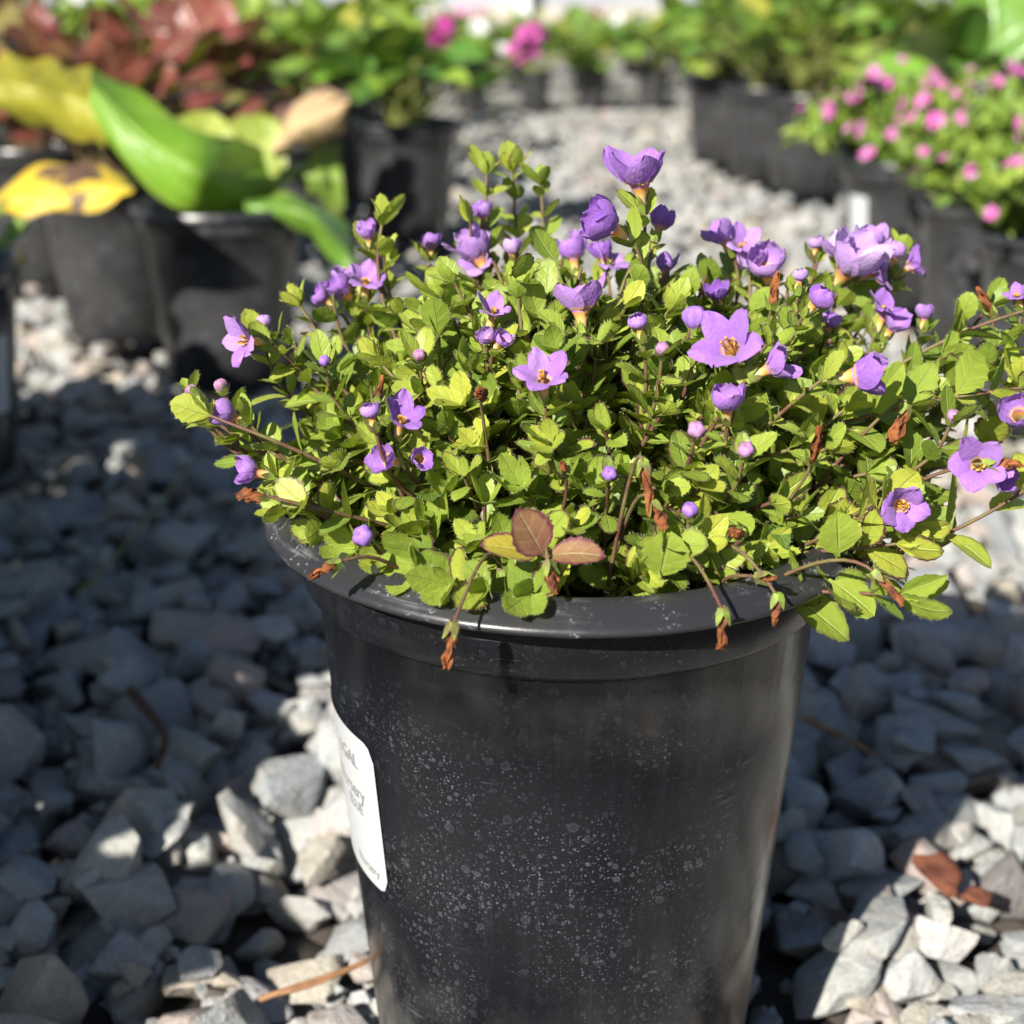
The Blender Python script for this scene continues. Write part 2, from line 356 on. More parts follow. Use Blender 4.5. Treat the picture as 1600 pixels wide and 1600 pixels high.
# ------------------------------------------------------------------ pots
def pot_profile(rt, rb, h):
    body = [(0.001, 0.004), (rb - 0.006, 0.0), (rb, 0.004), (rb + (rt - rb) * 0.35, h * 0.36), (rb + (rt - rb) * 0.7, h * 0.70), (rt - 0.0022, h * 0.868), (rt - 0.0004, h * 0.872), (rt + 0.0016, h * 0.885), (rt + 0.0022, h * 0.93), (rt + 0.0022, h * 0.965)]
    return body
PX, PY = 0.0155, 0.397
RT, RB, PH = 0.0724, 0.0570, 0.185
POTS.append((PX, PY, RB))
hero_pot = thing('nursery_pot', (PX, PY, 0), 'spotted black plastic pot with wide rim and white label, holding the violet flowers', 'pot')
def rim_profile(rt, ro, h):
    return [(rt - 0.004, h - 0.016), (rt - 0.0015, h - 0.004), (rt + 0.0012, h - 0.0006), (rt + 0.0035, h + 0.0003), (rt + 0.0065, h - 0.0008), (ro - 0.003, h - 0.0030), (ro - 0.0008, h - 0.0042),
            (ro, h - 0.0053), (ro - 0.0003, h - 0.0063), (ro - 0.0012, h - 0.0062), (ro - 0.0030, h - 0.0050), (rt + 0.0055, h - 0.0038), (rt + 0.0034, h - 0.0046), (rt + 0.0020, h - 0.0062)]
V, F, uv = lathe(pot_profile(RT, RB, PH), 96)
mk('body', V + [PX, PY, 0], F, M_POT, hero_pot, (PX, PY, 0), uv=uv)
V, F, uv = lathe(rim_profile(RT, 0.0845, PH), 128)
wob = 1 + 0.004 * np.sin(np.arctan2(V[:, 1], V[:, 0]) * 3 + 1.0); V[:, 0] *= wob; V[:, 1] *= wob
V[:, 2] += 0.0007 * np.sin(np.arctan2(V[:, 1], V[:, 0]) * 2 + 0.4)
mk('rim', V + [PX, PY, 0], F, M_RIM, hero_pot, (PX, PY, PH), uv=uv)
n = 40; g = np.linspace(-0.067, 0.067, n); gx, gy = np.meshgrid(g, g, indexing='ij')
gz = 0.165 + rng.normal(0, 0.0016, gx.shape); rr = np.hypot(gx, gy)
F = grid_faces(n, n); keep = (rr.ravel()[F] < 0.0672).all(1)
mk('potting_soil', np.stack([gx.ravel() + PX, gy.ravel() + PY, gz.ravel()], 1), F[keep], M_SOIL, hero_pot, (PX, PY, 0.165))

def body_r(z):
    pr = np.array(pot_profile(RT, RB, PH)[2:]); return np.interp(z, pr[:, 1], pr[:, 0])
def wrap_label(pts2, az0, z0, off):          # pts2: metres across / up, laid onto the pot wall
    z = z0 + pts2[:, 1]; r = body_r(z) + off
    a = az0 + pts2[:, 0] / 0.069
    return np.stack([PX + r * np.cos(a), PY + r * np.sin(a), z], 1)
LAB_AZ, LAB_Z = R(-160), 0.1035
LW, LH, LC = 0.046, 0.048, 0.005
def label_outline():
    nx, nz = 25, 25; xs = np.linspace(-LW / 2, LW / 2, nx); out = []
    for i in range(nz):
        for x in xs:
            dx = max(0, abs(x) - (LW / 2 - LC)); hh = LH / 2 - (LC - math.sqrt(max(0, LC * LC - dx * dx)))
            out.append((x, -hh + 2 * hh * i / (nz - 1)))
    return np.array(out), grid_faces(nz, nx)
P2, F = label_outline()
lab = mk('label', wrap_label(P2, LAB_AZ, LAB_Z, 0.0005), F, M_LABEL, hero_pot, None)
def lettering(body, size, x, y, name, align='RIGHT'):
    cu = bpy.data.curves.new(name, 'FONT'); cu.body = body; cu.size = size; cu.align_x = align; cu.resolution_u = 3
    to = bpy.data.objects.new(name, cu); COL.objects.link(to)
    dg = bpy.context.evaluated_depsgraph_get(); me = to.evaluated_get(dg).to_mesh()
    pts = np.array([v.co[:] for v in me.vertices]); fs = [tuple(p.vertices) for p in me.polygons]
    to.evaluated_get(dg).to_mesh_clear(); bpy.data.objects.remove(to); bpy.data.curves.remove(cu)
    mk(name, wrap_label(pts[:, :2] + [x, y], LAB_AZ, LAB_Z, 0.0008), fs, M_INK, lab, None, smooth=False)
lettering('1GAL', 0.0060, 0.0135, 0.0130, 'lettering')
lettering('Nursery', 0.0062, 0.0155, 0.0028, 'lettering')
lettering('BLUE', 0.0048, 0.0135, -0.0020, 'lettering')
lettering('Nursery', 0.0042, 0.0190, -0.0200, 'lettering')

# ------------------------------------------------------------------ leaves of the small plant
def leaf_grid(L, W, curl, fold, rows, cols, teeth, wave, rn, age, round_=0.5):
    u = np.linspace(0, 1, rows)[:, None]; v = np.linspace(-1, 1, cols)[None, :]
    w = np.where(u < 0.14, 0.10 + 0.9 * np.clip((u - 0.05) / 0.09, 0, 1) * 0.35, 0)
    blade = np.clip((u - 0.08) / 0.92, 0, 1)
    prof = np.sin(np.pi * np.clip(blade, 0, 1) ** (0.75 + 0.45 * round_)) ** 0.62
    w = np.maximum(0.09 * (1 - u), prof) * W / 2
    idx = np.arange(rows)[:, None]
    tooth = 1 + teeth * np.where((idx % 2 == 0), -1.0, 1.0) * (u > 0.3) * (u < 0.99)
    wv = w * (1 + (tooth - 1) * (np.abs(v) > 0.9))
    x = v * wv
    ang = curl * (u - 0.15)
    y = L * (np.sin(ang + curl * 0.15) / max(abs(curl), 1e-3) * np.sign(curl) if abs(curl) > 0.05 else u + 0 * ang)
    z = -L * ((1 - np.cos(ang)) / max(abs(curl), 1e-3) * np.sign(curl) if abs(curl) > 0.05 else 0 * u)
    y = y + 0 * v; z = z + 0 * v
    z = z + fold * np.abs(x) + wave * L * np.sin(u * 9 + v * 2 + rn * 20) * np.abs(v)
    V = np.stack([x, y, z], -1).reshape(-1, 3)
    uu = (u + 0 * v).ravel(); vv = (v * 0.5 + 0.5 + 0 * u).ravel()
    luv = np.stack([uu, vv, np.full(uu.shape, rn), np.full(uu.shape, age)], 1)
    return V, grid_faces(rows, cols), luv
LEAVES = []         # dict: base, B (basis), par
def add_leaf(base, d, nor, L, aspect=0.5, curl=None, fold=None, rn=None, age=None, old=False, big=False):
    par = dict(L=L, W=L * aspect, curl=U(-0.5, 0.7) if curl is None else curl, fold=U(0.04, 0.32) if fold is None else fold,
               teeth=U(0.02, 0.085), wave=U(0.0, 0.015), rn=U(0, 1) if rn is None else rn, age=max(0, U(-0.25, 1.15)) if age is None else age, round_=U(0.1, 0.9))
    LEAVES.append((np.asarray(base, float), basis(d, nor), par, old))

STEMS_V, STEMS_F, STEM_N = [], [], [0]
HAIRS = []
def add_stem(pts, r0, r1, n=6):
    V, F = tube_mesh(pts, np.linspace(r0, r1, len(pts)), n)
    STEMS_V.append(V); STEMS_F.append(F + STEM_N[0]); STEM_N[0] += len(V)
    T = np.gradient(pts, axis=0)
    for i in range(len(pts)):
        for _ in range(5):
            s = nrm(np.cross(nrm(T[i]), rng.normal(size=3)))
            HAIRS.append((pts[i] + T[i] * U(-0.5, 0.5), s + 0.3 * nrm(T[i]), U(0.0007, 0.0014)))

UP = np.array([0, 0, 1.0])
def shoot(base, tip, enddir, step=0.0080, l0=0.0145, start=0.3, tuft=4, r=0.00065, P=None, rn_mu=0.55, lean=0.55, aspect=(0.48, 0.70)):
    base = np.asarray(base, float); tip = np.asarray(tip, float); d = tip - base; L = np.linalg.norm(d)
    if P is None: P = [base, base + d * 0.25 + UP * 0.25 * L * 0.6, tip - nrm(enddir) * 0.33 * L, tip]
    pts = bez(P, max(8, int(L / 0.006)))
    seg = np.linalg.norm(np.diff(pts, axis=0), axis=1); cum = np.concatenate([[0], np.cumsum(seg)]); tot = cum[-1]
    add_stem(pts, r * 1.25, r * 0.75)
    s = start * tot; k = rng.integers(0, 2); shoot_rn = np.clip(rng.normal(rn_mu, 0.16), 0, 1); az = U(0, 3.14)
    while s < tot - 0.001:
        p = np.array([np.interp(s, cum, pts[:, i]) for i in range(3)])
        j = min(np.searchsorted(cum, s), len(pts) - 1); t = nrm(pts[j] - pts[max(j - 1, 0)])
        e1 = nrm(np.cross(t, UP + 0.01)); e2 = np.cross(t, e1)
        for sg in (0, math.pi):
            a = az + k * math.pi / 2 + sg + U(-0.25, 0.25)
            o = math.cos(a) * e1 + math.sin(a) * e2
            dd = nrm(o * math.sin(1.0 + U(-.25, .25)) + t * math.cos(1.0) + UP * U(-0.1, 0.35))
            size = l0 * U(0.7, 1.15) * (1.0 - 0.45 * (s / tot) ** 3)
            nn = nrm(t * 0.7 + UP * 0.6 + rng.normal(size=3) * 0.22)
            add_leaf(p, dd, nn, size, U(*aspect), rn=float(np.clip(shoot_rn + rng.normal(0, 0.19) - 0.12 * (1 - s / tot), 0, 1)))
            if rng.random() < 0.45:      # small side leaves in the axil
                add_leaf(p, nrm(dd + t * 0.9 + rng.normal(size=3) * 0.3), nn, size * U(0.35, 0.6), U(*aspect), rn=float(np.clip(shoot_rn + 0.2, 0, 1)))
        s += step * U(0.75, 1.3) * (1.0 - 0.35 * s / tot); k += 1
    t = nrm(pts[-1] - pts[-2]); e1 = nrm(np.cross(t, UP + 0.01)); e2 = np.cross(t, e1)
    for i in range(tuft):
        a = az + i * 2 * math.pi / max(tuft, 1) + U(-0.2, 0.2); o = math.cos(a) * e1 + math.sin(a) * e2
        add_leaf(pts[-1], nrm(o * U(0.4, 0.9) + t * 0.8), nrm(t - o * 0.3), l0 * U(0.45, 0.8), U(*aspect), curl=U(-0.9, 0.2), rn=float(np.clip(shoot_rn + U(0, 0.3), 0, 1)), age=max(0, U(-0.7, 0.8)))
    return pts

# the cushion: a dome over the pot, lower at its edge, wider on the right
ZR, HD = 0.181, 0.063
RL, RRt, RF, RBk = 0.077, 0.100, 0.061, 0.088
def dome_r(x, y):
    dx, dy = x - PX, y - PY
    return np.hypot(dx / np.where(dx > 0, RRt, RL), dy / np.where(dy > 0, RBk, RF))
def dome(x, y):
    r = dome_r(x, y); return np.where(r < 1, ZR + HD * (1 - np.clip(r, 0, 1) ** 2.3), ZR - (r - 1) * 0.2)
def on_dome(px, py, lift=0.0):
    d = ray(px, py); o = np.array([0, 0, CAM_Z]); ts = np.linspace(0.27, 0.56, 600)
    P = o + ts[:, None] * d; g = P[:, 2] - dome(P[:, 0], P[:, 1]) - lift
    hit = np.where((g < 0) & (dome_r(P[:, 0], P[:, 1]) < 1.25))[0]
    if len(hit): return P[hit[0]]
    r = dome_r(P[:, 0], P[:, 1]); g = g + 0.05 * np.maximum(r - 1, 0)
    return P[np.argmin(g)]
def root_of(p, spread=0.62):
    v = np.array([p[0] - PX, p[1] - PY]); v = v * spread * 0.75; m = np.linalg.norm(v)
    if m > 0.056: v *= 0.056 / m
    return np.array([PX + v[0] + U(-.006, .006), PY + v[1] + U(-.006, .006), 0.165])

plant = thing('flowering_plant', (PX, PY, 0.165), 'bushy low plant with violet flowers and small green leaves, growing in the spotted pot', 'plant')
# shoots that fill the dome
pts_d = []
tries = 0
while len(pts_d) < 280 and tries < 20000:
    tries += 1
    a = U(0, 2 * math.pi); q = math.sqrt(U(0, 1))
    x = PX + q * math.cos(a) * (RRt if math.cos(a) > 0 else RL); y = PY + q * math.sin(a) * (RBk if math.sin(a) > 0 else RF)
    z = float(dome(x, y)) + rng.normal(-0.002, 0.005)
    p = np.array([x, y, z])
    # the gap at the front where soil and the inner rim show
    fx, fy, _ = project(p)
    if abs(fx[0] - 950) < 45 and fy[0] > 820: continue
    if x < PX - 0.045 and y < PY - 0.02 and q > 0.86: continue
    if all(np.linalg.norm(p - o) > 0.0068 for o in pts_d): pts_d.append(p)
for p in pts_d:
    out = np.array([p[0] - PX, p[1] - PY, 0]); q = np.linalg.norm(out) / 0.09
    shoot(root_of(p), p, nrm(UP * (1.15 - 0.75 * min(q, 1)) + nrm(out) * (0.25 + 0.6 * q) + rng.normal(size=3) * 0.25), l0=U(0.0115, 0.0170), start=0.30, tuft=int(rng.integers(3, 6)))
# shoots whose tips stand out of the outline: (tip pixel x, y, distance, leaf size)
for px, py, Y, l0 in [(598, 345, .435, .012), (600, 400, .43, .012), (760, 275, .455, .012), (800, 270, .47, .013), (845, 290, .465, .012), (735, 350, .44, .012),
                      (300, 615, .385, .009), (345, 665, .38, .010), (430, 520, .40, .012), (470, 480, .41, .012), (520, 460, .42, .012), (880, 400, .44, .012),
                      (1110, 400, .42, .012), (1170, 430, .42, .013), (1280, 400, .44, .010), (1400, 400, .45, .010), (1500, 505, .41, .012), (1545, 480, .42, .011),
                      (1230, 455, .40, .011), (1470, 560, .40, .016), (1560, 540, .40, .016), (1590, 600, .395, .015), (1430, 640, .40, .012), (1490, 655, .395, .010), (1380, 700, .38, .014)]:
    p = at_y(px, py, Y); shoot(root_of(p), p, nrm(UP + rng.normal(size=3) * 0.25 + np.array([0.5 if px > 1300 else (-0.5 if px < 500 else 0), 0, 0])), l0=l0 * 1.15, start=0.45, tuft=5)
# shoots lying over the front of the rim
for px, py, l0 in [(700, 935, .015), (760, 950, .014), (830, 930, .016), (610, 905, .013), (560, 885, .013), (510, 850, .012), (650, 880, .015), (1110, 915, .012), (1150, 930, .012), (1010, 900, .010),
                   (1190, 890, .013), (1260, 880, .014), (1060, 880, .012), (450, 800, .012), (1040, 850, .014), (1090, 850, .014)]:
    Y = PY - math.sqrt(max(0.0004, (0.076 if 670 < px < 870 else 0.0685) ** 2 - ((px - 875) / 2350 * 0.36) ** 2)); p = at_y(px, py, Y)
    p[2] = max(p[2], 0.186)
    shoot(root_of(p, 1.0), p, nrm(np.array([p[0] - PX, p[1] - PY, 0.03])), l0=l0 * 1.12, start=0.35, tuft=4)
# long runners on the right
def runner(pix, l0, end):
    P = [at_y(*q) for q in pix]; P[0] = root_of(P[0] * .6 + np.array([PX, PY, 0]) * .4); shoot(P[0], P[-1], end, step=0.014, l0=l0 * 1.2, start=0.28, tuft=4, r=0.00055, P=P, rn_mu=0.6, aspect=(0.5, 0.72))
runner([(1130, 940, .37), (1330, 915, .355), (1470, 860, .35), (1640, 740, .345)], 0.0165, (1, 0, .5))
runner([(1050, 650, .385), (1250, 640, .375), (1420, 630, .37), (1640, 600, .37)], 0.016, (1, 0, .2))
runner([(1150, 800, .37), (1280, 760, .37), (1390, 700, .375), (1450, 625, .38)], 0.014, (.5, 0, 1))
runner([(1100, 900, .36), (1220, 870, .355), (1310, 860, .35), (1400, 850, .345)], 0.0165, (1, 0, .2))
runner([(1120, 930, .355), (1230, 925, .34), (1330, 925, .335), (1400, 930, .33)], 0.017, (1, 0, -.3))
runner([(1250, 560, .41), (1380, 560, .405), (1480, 520, .40), (1620, 480, .40)], 0.015, (1, 0, .4))
runner([(560, 700, .36), (470, 690, .355), (400, 680, .355), (330, 650, .36)], 0.012, (-1, 0, .4))
runner([(600, 800, .345), (520, 790, .34), (460, 790, .34), (420, 775, .34)], 0.012, (-1, 0, .2))
# single leaves that catch the eye
add_leaf(at_y(850, 870, .322), (-0.35, -0.2, 0.75), (0.1, -0.8, 0.5), 0.0145, 0.72, 0.2, 0.2, 0.15, 1.0, True)
add_leaf(at_y(845, 868, .322), (-0.9, -0.25, 0.35), (0.0, -0.4, 0.9), 0.0150, 0.60, 0.3, 0.2, 0.85, 0.8, True)
add_leaf(at_y(850, 870, .322), (0.8, -0.3, 0.25), (0.1, -0.5, 0.85), 0.0150, 0.55, 0.6, 0.3, 0.35, 1.0, True)
add_leaf(at_y(890, 770, .33), (-0.1, -0.2, 0.8), (0.1, -0.9, 0.3), 0.0090, 0.5, 0.2, 0.2, 0.95, 0.9, True)
add_leaf(at_y(1030, 905, .33), (0.1, -0.35, 0.8), (0, -0.9, 0.5), 0.0145, 0.78, 0.4, 0.15, 0.62, 0.0)
add_leaf(at_y(1295, 905, .335), (0.75, -0.35, -0.45), (0.1, -0.5, 0.85), 0.0140, 0.72, 0.3, 0.12, 0.72, 0.0)
add_leaf(at_y(1310, 870, .34), (-0.1, -0.25, 0.8), (0.0, -0.9, 0.45), 0.0130, 0.80, 0.3, 0.15, 0.70, 0.0)

# ------------------------------------------------------------------ flowers
def petal(S, th0, th1, W, cup, az, r0, rn, wr, rows=8, cols=7):
    s = np.linspace(0, 1, rows); L = S; th = th0 + (th1 - th0) * s ** 0.9
    r = r0 + np.concatenate([[0], np.cumsum(np.sin((th[1:] + th[:-1]) / 2))]) * L / (rows - 1)
    z = np.concatenate([[0], np.cumsum(np.cos((th[1:] + th[:-1]) / 2))]) * L / (rows - 1)
    w = W * np.sin(np.pi * np.clip(0.13 + 0.84 * s, 0, 1)) ** 0.62
    v = np.linspace(-1, 1, cols); V = []
    ph = U(0, 6)
    for i in range(rows):
        t = v * w[i]; rho = max(abs(r[i]), 0.42 * S)
        a = t / rho
        flat = np.stack([np.full(cols, r[i]), t], 1)
        arc = np.stack([r[i] - rho + rho * np.cos(a), rho * np.sin(a)], 1)
        q = (1 - cup) * flat + cup * arc
        bump = wr * S * np.sin(v * 4.5 + ph + s[i] * 5) * s[i] + rng.normal(0, wr * S * 0.25, cols)
        nx, nz = math.cos(th[i]), -math.sin(th[i])
        V.append(np.stack([q[:, 0] + nx * bump, q[:, 1], z[i] + nz * bump - (1 - cup) * 0.10 * S * (v ** 2) * s[i]], 1))
    V = np.concatenate(V); ca, sa = math.cos(az), math.sin(az)
    V = np.stack([V[:, 0] * ca - V[:, 1] * sa, V[:, 0] * sa + V[:, 1] * ca, V[:, 2]], 1)
    uu = np.repeat(s, cols); vv = np.tile(v * 0.5 + 0.5, rows)
    return V, grid_faces(rows, cols), np.stack([uu, vv, np.full(len(uu), rn), np.ones(len(uu))], 1)
def frame_of(axis, spin):
    a = nrm(axis); x = nrm(np.cross(a, [0.2, 0.3, 0.93])); y = np.cross(a, x)
    return np.stack([math.cos(spin) * x + math.sin(spin) * y, -math.sin(spin) * x + math.cos(spin) * y, a], 1)
KIND = {'open': (R(30), R(92), 0.10, 0.50), 'star': (R(35), R(74), 0.25, 0.44), 'cup': (R(66), R(-22), 0.95, 0.62), 'bell': (R(50), R(8), 0.75, 0.55), 'ball': (R(88), R(-70), 1.0, 0.66)}
FLOWER_AT = []
def flower(px, py, w_px, axis, kind, Y=None, rn=0.4, lift=0.006, mult=1.0, stem=True, label=None):
    p = on_dome(px, py, lift) if Y is None else at_y(px, py, Y)
    dep = project(p)[2][0]; D = w_px / FPX * dep            # its width in metres
    th0, th1, cup, wf = KIND[kind]
    S = D * {'open': 0.50, 'star': 0.50, 'cup': 0.60, 'bell': 0.57, 'ball': 0.58}[kind]
    r0 = D * (0.095 if kind in ('open', 'star') else 0.165); B = frame_of(axis, U(0, 6))
    if kind in ('open', 'star'):
        a_ = nrm(axis); x_ = nrm(UP - a_ * (UP @ a_) + 0.15 * rng.normal(size=3) * np.array([1, 0, 0])); x_ = nrm(x_ - a_ * (x_ @ a_)); B = np.stack([x_, np.cross(a_, x_), a_], 1)
    TL = max(0.0042, D * 0.50)
    ctr = p - B[:, 2] * S * (0.15 if kind in ('open', 'star') else 0.40)    # mouth of the tube
    prof = [(0.0008, -TL), (0.0009, -TL * 0.8), (max(.0011, r0 * .42), -TL * 0.5), (r0 * 0.74, -TL * 0.22), (r0 * 1.04, 0.0)]
    n = 12; V, F, _ = lathe(prof, n); luv = np.stack([np.repeat([0, .25, .5, .8, 1.0], n), np.zeros(5 * n), np.full(5 * n, rn), np.ones(5 * n)], 1)
    FLOWER_AT.append((px, py, w_px, dep))
    fl = mk('flower', V @ B.T + ctr, F, M_TUBE, plant, ctr, luv)
    if label: fl['label'] = label
    for i in range(5):
        az = i * 2 * math.pi / 5 + math.pi / 5 + U(-0.15, 0.15); k = U(0.88, 1.12) * (1.15 if i in (0, 4) else 0.95); cp = cup
        if kind in ('open', 'star') and i in (0, 4): tt = R(U(28, 55)); cp = 0.55
        else: tt = th1 + R(U(-20, 20))
        V, F, luv = petal(S * k, th0, tt, S * wf * U(0.92, 1.14), cp, az, r0 * U(0.9, 1.05) * (1 if i % 2 else 0.93), float(np.clip(rn + rng.normal(0, 0.09), 0, 1)), 0.05)
        mk('petal', V @ B.T + ctr, F, M_PETAL, fl, ctr, luv)
    if kind in ('open', 'star'):
        VV, FF, c = [], [], 0
        for i in range(4):
            a = U(0, 6); q = np.array([math.cos(a) * r0 * .5, math.sin(a) * r0 * .5, 0])
            P = np.array([q * .4 + [0, 0, -TL * .2], q + [0, 0, S * .12], q * 1.5 + [0, 0, S * .30], q * 1.9 + [0, 0, S * .36]])
            v, f = tube_mesh(P @ B.T + ctr, [0.00025, 0.00025, 0.0003, 0.0006], 5); VV.append(v); FF.append(f + c); c += len(v)
        mk('stamens', np.concatenate(VV), np.concatenate(FF), M_STAMEN, fl, ctr)
    calyx(fl, ctr - B[:, 2] * TL, B, max(0.004, D * 0.34))
    b = ctr - B[:, 2] * (TL + 0.001)
    if stem: pedicel(b, B[:, 2])
    return fl
def calyx(parent, c, B, L, mat=None):
    VV, FF, cnt = [], [], 0
    for i in range(5):
        a = i * 2 * math.pi / 5 + U(-.1, .1); o = math.cos(a) * B[:, 0] + math.sin(a) * B[:, 1]; l = L * U(0.8, 1.1)
        side = np.cross(B[:, 2], o)
        for j, (s, w) in enumerate([(0, .00075), (0.35, .0010), (0.7, .00065), (1.0, .00006)]):
            m = c + o * (0.0009 + 0.0011 * s + 0.0006 * s * s) + B[:, 2] * l * s
            VV += [m - side * w, m + side * w]
        for j in range(3): k = cnt + j * 2; FF.append((k, k + 1, k + 3, k + 2))
        cnt += 8
    mk('calyx', np.array(VV), np.array(FF), mat or M_CALYX, parent, c)
    for _ in range(14):
        s = nrm(rng.normal(size=3)); HAIRS.append((c + B[:, 2] * U(0, L * .6) + nrm(np.cross(B[:, 2], s)) * 0.0011, nrm(np.cross(B[:, 2], s)), U(0.0008, 0.0015)))
def pedicel(b, ax):
    q = root_of(b); d = b - q; L = np.linalg.norm(d)
    tipd = nrm(nrm(ax) * 0.7 + UP * 0.5)
    P = [q, q + d * 0.3 + UP * 0.15 * L, b - tipd * min(0.02, 0.4 * L), b]
    shoot(q, b, tipd, P=P, start=0.42, tuft=4, l0=U(0.0115, 0.015), r=0.0006)
def closed_bud(name, px, py, w_px, axis, mat, Y=None, lift=0.004):
    p = on_dome(px, py, lift) if Y is None else at_y(px, py, Y); D = w_px / FPX * project(p)[2][0]; B = frame_of(axis, U(0, 6)); FLOWER_AT.append((px, py, w_px, project(p)[2][0]))
    n = 20; prof = [(D * .14, -D * .55), (D * .36, -D * .3), (D * .5, 0.0), (D * .46, D * .25), (D * .30, D * .42), (D * .08, D * .46), (0.0001, D * .40)]
    V, F, _ = lathe(prof, n); a = np.arctan2(V[:, 1], V[:, 0]); k = 1 + 0.09 * np.cos(5 * a) * (V[:, 2] > -D * .2) + rng.normal(0, .02, len(V))
    V[:, :2] *= k[:, None]
    o = mk(name, V @ B.T + p, F, mat, plant, p); calyx(o, p - B[:, 2] * D * .75, B, D * 0.75); pedicel(p - B[:, 2] * D * 0.75, B[:, 2]); return o
def dried(px, py, len_px, axis, Y=None, lift=0.004, wide=0.35, stem=True):
    p = on_dome(px, py, lift) if Y is None else at_y(px, py, Y); L = len_px / FPX * project(p)[2][0]; B = frame_of(axis, U(0, 6))
    FLOWER_AT.append((px, py, len_px * .8, project(p)[2][0]))
    V, F, c = [], [], 0; m, n = 15, 7
    for q_ in range(5):                  # shrivelled petals twisted round each other
        a0 = U(0, 6.3); tw = U(-3.5, 3.5); r_ = L * wide * U(.12, .34); lw = L * wide * U(.22, .42); l_ = L * U(.75, 1.05); ph = rng.uniform(0, 6, 3)
        for i in range(m):
            s_ = i / (m - 1); a = a0 + tw * s_; rad = r_ * math.sin(math.pi * min(1, .12 + .8 * s_)); wd = lw * (math.sin(math.pi * min(1, .10 + .84 * s_)) ** .7)
            cr = np.array([math.cos(a), math.sin(a), 0]); tg = np.array([-math.sin(a), math.cos(a), 0])
            for j in range(n):
                v = j / (n - 1) * 2 - 1; cur = -1.1 * lw * v * v + .22 * lw * math.sin(9 * s_ + 3 * v + ph[0]) + .16 * lw * math.sin(17 * s_ - 6 * v + ph[1]) + rng.normal(0, .05) * lw
                V.append(cr * (rad + cur * .6) + tg * wd * v * (.8 + .2 * math.sin(11 * s_ + ph[2])) + np.array([.05 * L * math.sin(5 * s_ + ph[1]), 0, l_ * (s_ - .5) + rng.normal(0, .012) * L]))
        F.append(grid_faces(m, n) + c); c += m * n
    F = np.concatenate(F)
    o = mk('dried_flower', np.array(V) @ B.T + p, np.array(F), M_DRY, plant, p)
    b = p - B[:, 2] * L * .48; calyx(o, b - B[:, 2] * .001, B, max(.004, L * .3)); q = root_of(b, .9)
    b2 = np.array([b[0] - PX, b[1] - PY]); b2 = b2 * min(1.0, .062 / np.linalg.norm(b2)); qn = np.array([PX + b2[0], PY + b2[1], PH + .002])
    if Y is not None and py > 930:       # hangs over the rim: its stalk comes across the lip
        rr_ = np.array([b[0] - PX, b[1] - PY]); k = 0.079 / np.linalg.norm(rr_); over = np.array([PX + rr_[0] * k, PY + rr_[1] * k, PH + .006])
        add_stem(bez([qn, over * .5 + qn * .5 + UP * .007, over + UP * .003, b], 12), .0005, .0004)
    else: add_stem(bez([q, q + (b - q) * .4 + UP * .01, b - B[:, 2] * .01, b], 12), .0006, .0004)
    return o

